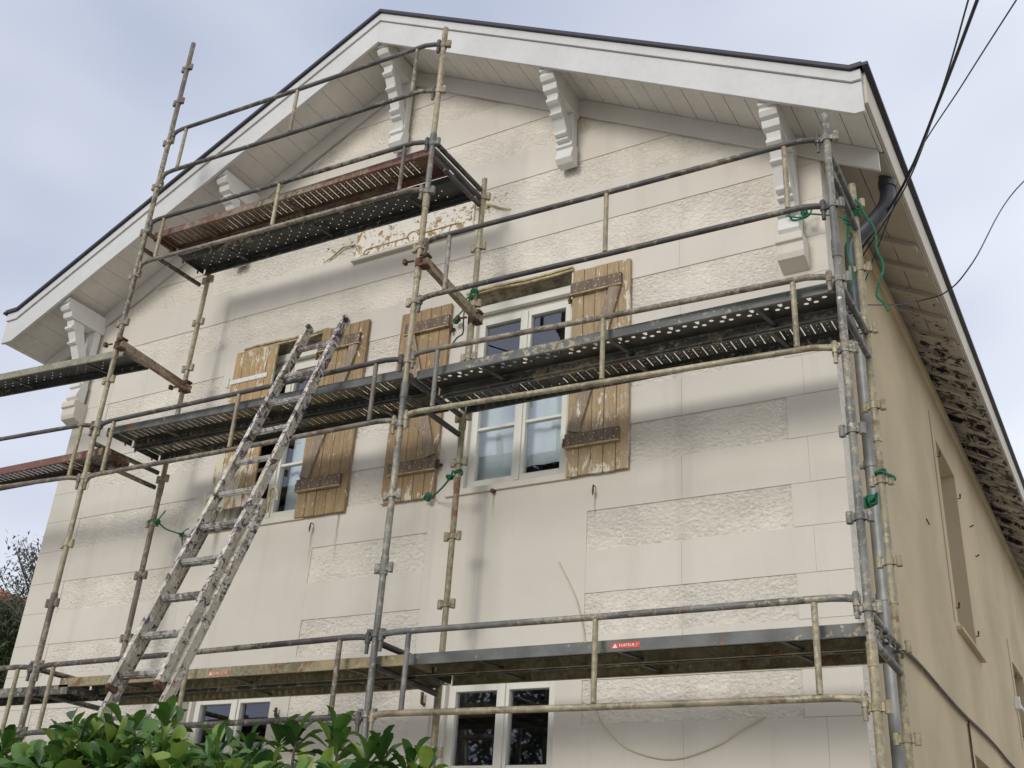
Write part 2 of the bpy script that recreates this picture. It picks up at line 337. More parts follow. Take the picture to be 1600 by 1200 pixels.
def mk_leaf(name, c1, c2, c3, gloss=.35):
    m = Mat(name); oi = m.nt.nodes.new('ShaderNodeAttribute'); oi.attribute_name = 'rnd'
    r = S(m.nt, oi.outputs['Fac']); cc = m.ramp(r, [(0, c1), (.55, c2), (.9, c3), (1, [x*1.35 for x in c3])])
    m.base(m.mix(m.noise(40, 3, .5).step(.3, .7) * .3, cc, [x*.6 for x in c2])).rough(gloss, spec=.5)
    tl = m.nt.nodes.new('ShaderNodeBsdfTranslucent'); mx = m.nt.nodes.new('ShaderNodeMixShader'); mx.inputs[0].default_value = .22
    m.nt.links.new(cc.so, tl.inputs[0]); m.nt.links.new(m.b.outputs[0], mx.inputs[1]); m.nt.links.new(tl.outputs[0], mx.inputs[2]); m.nt.links.new(mx.outputs[0], m.out.inputs[0]); return m.m
M['hleaf'] = mk_leaf('glossy_hedge_leaf', (.022, .06, .014), (.085, .19, .03), (.22, .31, .055), .45)
M['oleaf'] = mk_leaf('olive_leaf', (.05, .06, .045), (.09, .11, .08), (.17, .19, .15), .5); M['tleaf'] = mk_leaf('dark_foliage', (.03, .045, .02), (.065, .09, .04), (.14, .17, .085), .6)

# ------------------------------------------------------------ ground
def gmat():
    m = Mat('pale_gravel'); n = m.noise(1.2, 5, .6).step(.4, .6); m.base(m.mix(n, (.50, .46, .40), (.40, .38, .32))).rough(.95).bump(m.noise(60, 4, .7), .6, .02); return m.m
tag(MB().add([(-300, -300, 0), (300, -300, 0), (300, 300, 0), (-300, 300, 0)], [(0, 1, 2, 3)]).build('ground', gmat(), origin=(0, 0, 0)), kind='structure')

# ------------------------------------------------------------ house
WL = -7.83; AX = -3.95; AZ = 9.25; SR = .577; SLf = .515; OV = .57; LEN = 14.0; ER, EL = .45, -8.6
def zs(x, dz=0): return (AZ - SR * (x - AX) if x > AX else AZ + SLf * (x - AX)) + dz
house = thing('house', (AX, LEN/2, 0), 'two storey house with cream stucco gable front and white overhanging eaves, wrapped in scaffolding', 'house')
mb = MB(); T = .30                                    # wall thickness
SM, RG = 0, 1
bands = [(-.21,.09,1)]
k = 0; z = 2.807 - .301*9
rows = []                                             # (z0, z1, rough?)
edges = [2.807 + .301*i for i in range(-9, 0)] + [2.807, 3.09, 3.39, 3.68, 3.985, 4.28, 4.60, 4.91, 5.21, 5.53, 5.84, 6.15, 6.47, 6.785, 7.155, 7.455, 7.76, 8.08, 8.40, 8.72, 9.0, 9.3]
for i in range(len(edges)-1): rows.append((edges[i], edges[i+1], (i - 9) % 2 == 0))
OP = {'L': (-5.50, -4.53), 'R': (-3.0, -2.03)}
strips = [(-5.76, -4.34, 'L'), (-3.20, -1.83, 'R')]; panels = [(-7.35, -5.76), (-4.34, -3.20), (-1.83, -.355)]
UW = (4.60, 6.365); LW = (1.05, 3.265); ZT = 6.47
# plain strips around the windows (full wall thickness, with openings)
for a, b, key in strips:
    x0, x1 = OP[key]
    mb.box(a, x0, 0, T, 0, ZT); mb.box(x1, b, 0, T, 0, ZT)
    mb.box(x0, x1, 0, T, 0, LW[0]); mb.box(x0, x1, 0, T, LW[1], UW[0]); mb.box(x0, x1, 0, T, UW[1], ZT)
R = .007
for a, b in panels: mb.cur = RG; mb.box(a, b, R, T, 0, ZT); mb.cur = SM
mb.cur = RG; mb.box(WL, -7.35, R, T, 0, ZT); mb.box(-.355, 0, R, T, 0, ZT - .0)
# gable backing
g = [(WL, ZT), (-.001, ZT), (-.001, zs(0, .1)), (AX, AZ + .1), (WL, zs(WL, .1))]
mb.prism(g, XZ, R, T)
mb.cur = SM; G = .0015
def slab(x0, x1, z0, z1, y=0.0):
    if x1 - x0 < .02: return
    mb.box(x0 + G*.5, x1 - G*.5, y, R - .001, z0 + G, z1 - G)
for z0, z1, rg in rows:
    if z1 <= ZT + .01:
        if not rg:
            for j, (a, b) in enumerate(panels):
                hi = b if j < 2 else -.228
                cuts = {0: [-6.6], 1: [], 2: [-1.12]}[j]
                xs = [a] + [c + random.uniform(-.02, .02) for c in cuts] + [hi]
                for q in range(len(xs)-1): slab(xs[q], xs[q+1], z0, z1, random.uniform(-.001, .001))
            slab(-.228, 0, z0, z1, -.0015); slab(WL, -7.35 - .0, z0, z1)
        else:
            slab(-.355, 0, z0, z1, -.0005); slab(WL, -7.35 - (.12 if rg else 0), z0, z1)
            slab(-7.47, -7.35, z0, z1, .001)
    else:
        xr0, xr1 = min(0, AX + (AZ - z0)/SR), min(0, AX + (AZ - z1)/SR); xl0, xl1 = max(WL, AX - (AZ - z0)/SLf), max(WL, AX - (AZ - z1)/SLf)
        if xr0 <= AX: continue
        xr1 = max(xr1, AX + .01); xl1 = min(xl1, AX - .01)
        if not rg:
            mb.prism([(xl0 + G, z0 + G), (xr0 - G, z0 + G), (xr1 - G, z1 - G), (xl1 + G, z1 - G)], XZ, 0, R - .0015)
        elif z0 < 7.0:
            slab(-.355, 0, z0, z1, -.0005); slab(WL, -7.35, z0, z1)
front = mb.build('wall', [M['smooth'], M['rough']], house); front['label'] = 'cream front wall of alternating smooth and rough stucco bands'
# side wall (x=0), left wall, back
sidewin = [(4.1, 5.15, 4.38, 6.23), (8.25, 9.3, 3.9, 4.93), (4.1, 5.15, 1.2, 3.2)]
mb = MB()
def wall_holes(mb, y0, y1, z0, z1, holes, xa, xb):
    ys = sorted({y0, y1} | {h[0] for h in holes} | {h[1] for h in holes}); zz = sorted({z0, z1} | {h[2] for h in holes} | {h[3] for h in holes})
    for i in range(len(ys)-1):
        run = None
        for j in range(len(zz)-1):
            cy, cz = (ys[i]+ys[i+1])/2, (zz[j]+zz[j+1])/2
            solid = not any(h[0] < cy < h[1] and h[2] < cz < h[3] for h in holes)
            if solid: run = run if run is not None else zz[j]
            if (not solid or j == len(zz)-2) and run is not None:
                mb.box(xa, xb, ys[i], ys[i+1], run, zz[j+1] if solid else zz[j]); run = None
wall_holes(mb, T + .0, LEN, 0, 6.96, sidewin, -T, -.002)
mb.box(-.03, -.0025, R + .003, T, 0, 6.9)
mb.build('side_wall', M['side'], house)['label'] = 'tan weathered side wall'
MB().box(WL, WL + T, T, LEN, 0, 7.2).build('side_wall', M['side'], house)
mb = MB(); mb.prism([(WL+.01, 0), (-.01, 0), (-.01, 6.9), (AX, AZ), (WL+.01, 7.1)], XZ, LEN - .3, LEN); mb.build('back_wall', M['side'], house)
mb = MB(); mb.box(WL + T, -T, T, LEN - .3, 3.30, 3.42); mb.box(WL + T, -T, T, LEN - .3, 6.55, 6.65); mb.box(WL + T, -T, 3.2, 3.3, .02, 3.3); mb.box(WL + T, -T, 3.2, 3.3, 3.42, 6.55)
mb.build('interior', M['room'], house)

# windows
def window(key, z0, z1, muntin, curtain):
    z1 -= .07 if z1 > 5 else 0
    x0, x1 = OP[key]
    f = MB(); D = .13; w = .055
    f.box(x0, x0 + w, D, D + .07, z0, z1); f.box(x1 - w, x1, D, D + .07, z0, z1); f.box(x0 + w, x1 - w, D, D + .07, z0, z0 + w); f.box(x0 + w, x1 - w, D, D + .07, z1 - w, z1)
    f.box(x0 + .0, x0 + .035, D - .045, D, z0 + .003, z1 - .003); f.box(x0 + .035, x1 - .002, D - .045, D, z1 - .075, z1 - .003); f.box(x0 + w, x1 - w, D + .012, D + .05, z1 - .13, z1 - w)
    f.box(x0 - .0, x1, D - .07, D, z0 - .0, z0 + .022)
    win = f.build('window', M['pvc'], house, .004)
    cx = (x0 + x1) / 2 + .012
    for s, a, b in ((0, x0 + w + .003, cx - .002), (1, cx + .002, x1 - w - .003)):
        g = MB(); fw = .048; y0, y1 = D - .012, D + .05; za, zb = z0 + w + .004, z1 - .135
        g.box(a, a + fw, y0, y1, za, zb); g.box(b - fw, b, y0, y1, za, zb); g.box(a + fw, b - fw, y0, y1, za, za + fw); g.box(a + fw, b - fw, y0, y1, zb - fw, zb)
        g.box(a + fw, b - fw, y0 + .008, y1 - .012, muntin, muntin + .024)
        if s: g.box(a - .018, a + .022, y0 - .014, y0 - .001, za, zb)
        g.build('sash', M['pvc'], win, .003)
        MB().box(a + fw - .004, b - fw + .004, D + .02, D + .026, za + fw - .004, zb - fw + .004).build('pane', M['glass'], win)
    if curtain:
        for a, b, cz in curtain:
            c = MB(); n = 28; vs = []; fs = []
            for i in range(n + 1):
                t = i / n; vs += [(a + (b-a)*t, D + .12 + .006*math.sin(t*13 + 1), z0 + cz), (a + (b-a)*t*.98, D + .12 + .005*math.sin(t*13), 5.5)]
            fs = [(2*i, 2*i+2, 2*i+3, 2*i+1) for i in range(n)]; c.add(vs, fs, True).build('curtain', M['curtain'], win)
    # sill
    return win
window('R', *UW, 5.14, [(-2.99, -2.62, .14), (-2.52, -2.17, .22)]); window('L', *UW, 5.14, [(-4.95, -4.70, .14)])
window('R', *LW, 2.555, None); window('L', *LW, 2.555, None)
# bare window heads
for key, zt in (('R', UW[1]), ('L', UW[1]), ('R', LW[1]), ('L', LW[1])):
    x0, x1 = OP[key]; up = zt > 5
    mb = MB(); mb.prism([(.002, zt), (.13, zt), (.13, zt - (.078 if up else .04)), (.085, zt - .05), (.045, zt - .022), (.015, zt - .02)], lambda a, b, d: (d, a, b), x0 + .004, x1 - .004)
    mb.build('lintel', M['stone'] if up else M['smooth'], house)
    mb = MB(); n = 14
    for r_, (yy, zz, hh) in enumerate(((-.022, .012, .016), (-.012, -.008, .018))):
        pts = [(x0 - .02 + (x1 - x0 + .04) * i / n, yy + random.uniform(-.003, .003), zt + zz + random.uniform(-.004, .004) + .008*math.sin(i*.5)) for i in range(n + 1)]
        for i in range(n): mb.obox(pts[i], pts[i+1], .022, hh)
    if up: mb.build('head_moulding', M['moulding'], house)
for x0, x1 in OP.values():
    MB().box(x0 - .06, x1 + .06, -.022, .05, 4.545, 4.597).build('window_sill', M['smooth'], house, .005)

# shutters
def shutter(x0, x1, z0, z1, wood, hinge, inner=True, y=-.035, label=None):
    n = 5; mb = MB(); w = (x1 - x0) / n
    for i in range(n): mb.box(x0 + i*w + .0022, x0 + (i+1)*w - .0022, y + random.uniform(-.0015, .0015), y + .026, z0 + random.uniform(0, .006), z1 - random.uniform(0, .006))
    mb.box(x0 + .004, x1 - .004, y + .016, y + .022, z0 + .01, z1 - .01)
    sh = mb.build('shutter', wood, house, .002); sh['label'] = label
    h = z1 - z0
    if inner:
        zb, zt = z0 + .13*h, z0 + .87*h
        for zz in (zb, zt):
            a, b = (x0 - .004, x1 - .065) if hinge < 0 else (x0 + .065, x1 + .004)
            m2 = MB(); m2.box(a, b, y - .03, y - .001, zz, zz + .10); m2.cur = 1
            m2.box(a - .002, b + .002, y - .034, y - .001, zz - .012, zz - .001); m2.cur = 2
            for q in range(5):
                for dz in (.025, .075):
                    px = a + .04 + (b - a - .08) * q / 4 + .03*((dz > .05)) + random.uniform(-.008, .008); m2.box(px - .0032, px + .0032, y - .033, y - .0301, zz + dz - .0032, zz + dz + .0032)
            m2.build('batten', [M['batten'], M['moulding'], M['curtain']], sh, .003)
        xa, xb = (x0 + .06, x1 - .12) if hinge < 0 else (x1 - .06, x0 + .12)
        d = MB(); d.obox((xa, y - .014, zb + .115), (xb, y - .014, zt - .012), .10, .026, (0, -1, 0)); d.build('brace', M['brace'], sh, .003)
    else:
        for zz in (z0 + .12, z1 - .34):
            d = MB(); d.box(x0 - .03, x1 - .07, y - .008, y - .001, zz, zz + .045)
            for q in range(5): d.path([(x0 + .05 + q*.085, y - .013, zz + .017), (x0 + .05 + q*.085, y - .008, zz + .017)], .006, 6)
            d.path([(x0 - .035, y - .012, zz - .03), (x0 - .035, y - .012, zz + .065)], .013, 8); d.build('hinge_strap', M['bracket'], sh)
    hx = x0 - .02 if hinge < 0 else x1 + .02
    if inner:
        for zz in (z0 + .15*h, z0 + .85*h):
            MB().box(hx - .022, hx + .022, y + .004, y + .03, zz, zz + .012).path([(hx, y - .004, zz - .03), (hx, y - .004, zz + .04)], .011, 8).build('hinge', M['iron'], sh)
    return sh
shutter(-5.60, -5.09, 4.74, 6.35, M['woodflaky'], -1, False, label='closed left shutter with pale iron hinge straps and flaking paint')
shutter(-4.56, -4.03, 4.55, 6.37, M['wooddark'], -1, label='brown stripped shutter right of the ladder')
shutter(-3.67, -3.155, 4.56, 6.32, M['wooddark'], 1, label='brown shutter behind the middle scaffold poles')
shutter(-2.0, -1.50, 4.55, 6.33, M['woodpale'], -1, label='pale stripped shutter right of the right upstairs window')
# shutter stays, nails and marks on the wall
mb = MB()
for x, z_ in ((-4.36, 4.49), (-1.77, 4.46)): mb.path([(x, .0, z_), (x, -.035, z_), (x + .004, -.045, z_ - .05), (x, -.04, z_ - .08)], [.004, .005, .008, .003], 6)
mb.path([(-2.62, .0, 4.54), (-2.62, -.035, 4.535)], .018, 8); mb.path([(-4.43, 0, 2.93), (-4.43, -.03, 2.94), (-4.43, -.035, 3.0)], .012, 6); mb.path([(-3.08, 0, 2.98), (-3.08, -.03, 2.98), (-3.08, -.035, 3.06)], .012, 6)
mb.build('shutter_stay', M['iron'], house)

# plaque
mb = MB(); P0, P1 = -4.33, -3.03
mb.box(P0, P1, -.014, -.002, 7.08, 7.50); mb.cur = 1
mb.box(P0 - .03, P1 + .03, -.035, -.015, 7.475, 7.53); mb.box(P0 - .02, P1 + .02, -.045, -.002, 7.05, 7.077)
cxp = (P0 + P1)/2; zr = 7.165
mb.cur = 2
pts = [(P0 + .17, -.016, zr), (cxp - .12, -.016, zr)]; mb.path(pts, .007, 6)
mb.path([(cxp - .12 + .0, -.016, zr)] + [(cxp - .06*math.cos(t), -.016, zr + .05*math.sin(t)) for t in [k*.3927 for k in range(9)]] + [(cxp + .12, -.016, zr)], .007, 6); mb.path([(cxp + .12, -.016, zr), (P1 - .17, -.016, zr)], .007, 6)
for sx_, s in ((P0, -1), (P1, 1)):
    mb.path([(sx_ - s*.17, -.016, zr), (sx_ - s*.12, -.016, zr - .01), (sx_ - s*.10, -.016, zr - .045), (sx_ - s*.14, -.016, zr - .06), (sx_ - s*.17, -.016, zr - .03)], .008, 6)
    mb.path([(sx_ + s*.02, -.012, 7.26), (sx_ + s*.16, -.016, 7.27), (sx_ + s*.27, -.012, 7.20 if s > 0 else 7.2), (sx_ + s*.38, -.008, 7.155)], [.008, .01, .008, .004], 6)
mb.build('name_plaque', [M['plaque'], M['smooth'], M['moulding']], house)['label'] = 'raised blank plaque with flaking paint'

rf = random.Random(31); mb = MB()
for k in range(46):
    L_ = k % 3; cx_ = rf.uniform(-4.74, -4.38) if L_ == 0 else (rf.uniform(-2.98, -2.72) if L_ == 1 else rf.uniform(-4.4, -3.0)); cz_ = rf.uniform(7.19, 7.36) if L_ < 2 else rf.uniform(7.12, 7.46)
    yy = .0045 if L_ < 2 else -.0165; r0_ = rf.uniform(.006, .02); n = 9
    poly = [(cx_ + r0_*rf.uniform(.4, 1.5)*math.cos(t), cz_ + r0_*rf.uniform(.3, 1.2)*math.sin(t)) for t in [2*math.pi*q/n for q in range(n)]]
    mb.prism(poly, XZ, yy, yy + .003)
mb.build('bare_patch', M['moulding'], house)

# barge boards, verge, soffit, frieze
TOP = .33
def rk(x, dz): return (x, zs(x, dz))
KR, KL = .385, -8.44
def rake(dz0, dz1, y0, y1, mat, name, ext=0.0):
    mb = MB()
    r = [(AX, AZ + dz0), (KR, zs(KR, dz0)), (ER + ext, zs(KR, dz0)), (ER + ext, zs(KR, dz1)), (KR, zs(KR, dz1)), (AX, AZ + dz1)]
    l = [(AX, AZ + dz1), (KL, zs(KL, dz1)), (EL - ext, zs(KL, dz1)), (EL - ext, zs(KL, dz0)), (KL, zs(KL, dz0)), (AX, AZ + dz0)]
    mb.prism(r, XZ, y0, y1); mb.prism(l, XZ, y0, y1); return mb.build(name, mat, house, .003)
rake(-.095, .165, -OV, -OV + .03, M['white'], 'barge_board'); rake(.172, .262, -OV - .018, -OV + .03, M['white'], 'barge_cap', .003); rake(.263, .30, -OV - .045, -OV + .02, M['slate'], 'verge_trim', .02)
# roof slab
mb = MB()
mb.prism([(AX, AZ + .20), (KR, zs(KR, .20)), (ER, zs(KR, .20)), (ER, zs(KR, .262)), (KR, zs(KR, .262)), (AX, AZ + .262), (KL, zs(KL, .262)), (EL, zs(KL, .262)), (EL, zs(KL, .20)), (KL, zs(KL, .20))], XZ, -OV + .032, LEN + .4)
mb.cur = 1
for i in range(40):
    y = -OV + .05 + i * .365
    mb.prism([(AX, AZ + .264), (KR, zs(KR, .264)), (KR, zs(KR, .292)), (AX, AZ + .292), (KL, zs(KL, .292)), (KL, zs(KL, .264))], XZ, y, y + .33)
mb.build('roof', [M['dark'], M['tiles']], house)
# soffit boards under the front overhang (gaps between boards), running out from the wall
mb = MB()
def board(xa, xb, y0, y1, dz=0.0):
    t = .018; mb.prism([(xa, zs(xa, dz)), (xb, zs(xb, dz)), (xb, zs(xb, dz + t)), (xa, zs(xa, dz + t))], XZ, y0, y1)
bw = .168; x = AX + .003
while x < ER - .02: board(x + .002, min(x + bw - .003, ER - .004), -OV + .031, .0, random.uniform(-.001, .001)); x += bw
x = AX - .003; bw = .177
while x > EL + .02: board(max(x - bw + .003, EL + .004), x - .002, -OV + .031, .0, random.uniform(-.001, .001)); x -= bw
mb.build('soffit', M['soffit'], house)
mb = MB(); mb.prism([(AX, AZ + .022), (ER - .01, zs(ER, .022)), (ER - .01, zs(ER, .12)), (AX, AZ + .12), (EL + .01, zs(EL, .12)), (EL + .01, zs(EL, .022))], XZ, -OV + .031, .01); mb.build('soffit_backing', M['dark'], house)
mb = MB(); fz = -.185
mb.prism([(AX, AZ + fz), (ER - .03, zs(ER - .03, fz)), (ER - .03, zs(ER - .03, -.003)), (AX, AZ - .003)], XZ, -.032, -.003); mb.prism([(AX, AZ - .003), (EL + .05, zs(EL + .05, -.003)), (EL + .05, zs(EL + .05, fz)), (AX, AZ + fz)], XZ, -.032, -.003)
mb.build('frieze_board', M['frieze'], house, .003)

# side eaves: boards, rafters, fascia, gutter edge
def eave(s, name_lab):
    XE = ER if s > 0 else EL; xw = 0.0 if s > 0 else WL
    mb = MB(); nb = 2 if s > 0 else 3; w = abs(XE - xw) / nb
    y = .03
    while y < LEN + .3:
        y2 = min(y + random.uniform(1.2, 2.4), LEN + .35)
        for i in range(nb):
            xa, xb = sorted((xw + s*(i*w + .003), xw + s*((i+1)*w - .003))); off = random.uniform(-.2, .2) if y > 1 else 0
            mb.prism([(xa, zs(xa)), (xb, zs(xb)), (xb, zs(xb, .018)), (xa, zs(xa, .018))], XZ, y + .002, y2 - .004)
        y = y2
    mb.build('soffit', M['rafter'], house)
    y = 1.25; rr = MB()
    while y < LEN:
        xa, xb = sorted((xw + s*.001, XE - s*.03)); d = .045 + random.uniform(-.006, .006); dd = random.uniform(-.02, .02)
        mb = MB(); mb.prism([(xa, zs(xa, -d)), (xb, zs(xb, -d)), (xb, zs(xb, -.001)), (xa, zs(xa, -.001))], XZ, y + dd, y + dd + .075)
        mb.build('rafter', M['rafter'], house); y += .435
    fz0 = zs(KR if s > 0 else KL, -.03) if s > 0 else zs(KL, -.03)
    zt = zs(KR if s > 0 else KL, .262)
    x0 = XE - s*.003
    MB().box(x0, x0 + s*.026, -OV + .0305, LEN + .4, zt - .27, zt - .003).build('fascia', M['fascia'], house, .003)
    MB().box(x0 - s*.02, x0 + s*.065, -OV - .04, LEN + .42, zt + .001, zt + .03).build('gutter_edge', M['slate'], house, .004)
eave(1, ''); eave(-1, '')
MB().box(-.0015, .03, .02, LEN, 6.78, 6.90).build('wall_plate', M['side'], house, .003)

# carved roof brackets
def bracket(x, foot, corbel):
    t = zs(x, -.004) - SR*.08; w = .066
    prof = [(-.003, 0), (-.525, 0), (-.53, -.045), (-.50, -.052), (-.515, -.09), (-.49, -.125), (-.455, -.13), (-.455, -.15), (-.44, -.19), (-.40, -.20), (-.003, -.20)]
    mb = MB(); mb.prism([(a, t + b) for a, b in prof], YZ, x - w, x + w); br = mb.build('roof_bracket', M['bracket'], house, .004)
    br['label'] = 'white carved timber bracket under the gable eave'
    H = t - .2 - foot
    mb = MB(); mb.prism([(-.034, t - .202), (-.11, t - .202), (-.105, foot + .02), (-.034, foot)], YZ, x - w*.95, x + w*.95); mb.build('wall_post', M['bracket'], br, .004)
    mb = MB(); o_ = []; i_ = []
    for k in range(9):
        a = k / 8; yy = -.40 + .285 * a**1.5 ; zz = t - .203 - a * (H * .70)
        bul = .035*math.sin(a*math.pi); o_.append((yy + bul, zz)); i_.append((min(yy + .14 - .05*a + bul, -.035 - .0*a), zz))
    mb.prism(o_ + i_[::-1], YZ, x - w*.8, x + w*.8)
    for fr_, hh in ((.10, .05), (.36, .035), (.70, .045), (.82, .035)):
        k = fr_*8; a0 = o_[int(k)]; a1 = o_[min(int(k)+1, 8)]; yy = a0[0] + (a1[0]-a0[0])*(k-int(k)); zz = a0[1] + (a1[1]-a0[1])*(k-int(k))
        mb.prism([(yy + .03, zz), (yy - .012, zz), (yy - .024, zz - hh*.35), (yy - .020, zz - hh*.75), (yy + .002, zz - hh), (yy + .05, zz - hh)], YZ, x - w*.86, x + w*.86)
    mb.build('strut', M['bracket'], br, .004)
    mb = MB(); f0 = foot
    mb.prism([(-.034, f0 + .20), (-.15, f0 + .20), (-.15, f0 + .16), (-.125, f0 + .15), (-.14, f0 + .10), (-.155, f0 + .06), (-.155, f0 + .035), (-.12, f0), (-.034, f0)], YZ, x - w*1.15, x + w*1.15)
    mb.build('foot_block', M['bracket'], br, .004)
    if corbel:
        mb = MB(); mb.prism([(-.002, f0 - .012), (-.17, f0 - .012), (-.17, f0 - .075), (-.145, f0 - .085), (-.145, f0 - .16), (-.13, f0 - .20), (-.002, f0 - .25)], YZ, x - .098, x + .098)
        mb.build('stone_corbel', M['smooth'], br, .006)
bracket(-3.93, 8.2, False); bracket(-2.08, 7.38, False); bracket(-.225, 6.12, True); bracket(-5.80, 7.38, False); bracket(-7.77, 6.2, True)

# side windows: frames, shutters pins, sills
for (a, b, z0, z1) in sidewin:
    f = MB(); f.box(-.27, -.21, a, a + .05, z0, z1); f.box(-.27, -.21, b - .05, b, z0, z1); f.box(-.27, -.21, a + .05, b - .05, z0, z0 + .05); f.box(-.27, -.21, a + .05, b - .05, z1 - .05, z1); f.box(-.265, -.215, (a+b)/2 - .04, (a+b)/2 + .04, z0 + .05, z1 - .05)
    win = f.build('window', M['pvc'], house); MB().box(-.243, -.237, a + .045, b - .045, z0 + .045, z1 - .045).build('pane', M['glass'], win)
    MB().box(-.02, .05, a - .15, b + .2, z0 - .11, z0 - .075).build('window_sill', M['side'], house, .004)
    MB().box(-.0015, .008, a - .24, a - .20, z0 - .05, z1 + .22).build('window_surround', M['side'], house, .003)
    mb = MB()
    for yy, zz in ((b + .03, z0 + .12), (b + .03, z1 - .25), (a - .03, z0 + .12), (a - .03, z1 - .2)): mb.path([(-.01, yy, zz), (.025, yy, zz), (.03, yy, zz + .05)], [.006, .008, .010], 6)
    mb.build('shutter_pin', M['iron'], house)
mb = MB(); mb.path([(.0, 5.9, 5.9), (.04, 5.9, 5.92)], .008, 6); mb.path([(0, 6.05, 5.6), (.04, 6.05, 5.62)], .008, 6); mb.path([(0, 2.95, 5.0), (.02, 2.95, 4.94)], .006, 6); mb.build('nail', M['iron'], house)
MB().tube((.03, 7.9, 4.35), (.05, 10.4, 4.37), .02).box(0, .06, 7.86, 7.92, 4.28, 4.42).build('window_bar', M['bracket'], house)

# downpipe with offset under the eave
mb = MB(); Y0 = .33
pv = [atX(1372, 890, .085)[1]]
mb.path(smooth_pts([(.395, .36, 6.80), (.392, .36, 6.62), (.36, .355, 6.50), (.24, .345, 6.36), (.125, .34, 6.24), (.10, .338, 6.12), (.10, .338, 5.62)], 4), .055, 14); mb.path([(.395, .36, 6.66), (.395, .36, 6.72)], .064, 14); mb.path([(.10, .338, 5.62), (.10, .338, 5.74)], .064, 14)
dp = mb.build('downpipe', M['darkpipe'], house); dp['label'] = 'dark offset pipe above a grey zinc downpipe'
MB().path([(.10, .335, 0.0), (.10, .335, 2.6), (.10, .335, 5.66)], .052, 16).build('lower_pipe', M['zinc'], dp)
mb = MB()
for zz in (1.2, 2.4, 3.55, 4.45, 5.6):
    mb.path([(.10, .335, zz), (.10, .335, zz + .05)], .058, 16); mb.box(-.001, .06, .32, .35, zz + .01, zz + .03)
mb.build('pipe_collar', M['zinc'], dp)

# ------------------------------------------------------------ scaffold frames (uprights + transoms)
YO, YI = -1.02, -.31; PR = .024
def upright(name, par, x0, x1, y, z1, mats, zc, tilt=0, skip=()):
    mb = MB(); z = 0.0; segs = []
    joints = mats                                       # [(ztop, material)...]
    zz = [0.0] + [a for a, _ in joints]
    def X(z_): return x0 + (x1 - x0) * z_ / 6.0
    root = None
    p = MB()
    mlist = []
    for i, (zt, mt) in enumerate(joints):
        if mt not in mlist: mlist.append(mt)
        p.cur = mlist.index(mt)
        p.tube((X(zz[i]), y, zz[i]), (X(zt), y, zt), PR - (.0 if i % 2 == 0 else .0015), 14)
        if i < len(joints) - 1: p.tube((X(zt), y, zt - .05), (X(zt), y, zt + .07), PR + .004, 14)
    p.cur = 0; p.box(X(0) - .08, X(0) + .08, y - .08, y + .08, .004, .016)
    root = p.build(name, [M[q] for q in mlist], par)
    for zc_ in zc:
        c = MB(); x = X(zc_); c.cur = 0
        c.tube((x, y, zc_ - .02), (x, y, zc_ + .02), PR + .006, 12)
        for s in (-1, 1):
            c.path([(x + s*.054, y, zc_ - .032), (x + s*.054, y, zc_ + .032)], .019, 10); c.box(x + s*.02, x + s*.04, y - .012, y + .012, zc_ - .02, zc_ + .02)
        mt = next(q for a, q in joints if zc_ <= a + .001)
        c.build('collar', M[mt], root)
    return X
def transom(par, xo, xi, z0, z1, r=.021, m='railm'):
    MB().tube((xo, YO + .02, z0), (xi, YI - .02, z1), r, 10).build('transom', M[m], par)
FR = {}
labs = {'L': 'tall scaffold frame at the left, its outer pole rising above the roof edge', 'M': 'scaffold frame between the two upstairs windows, outer pole reaching the gable peak',
        'R': 'scaffold frame at the right corner of the house beside the downpipe'}
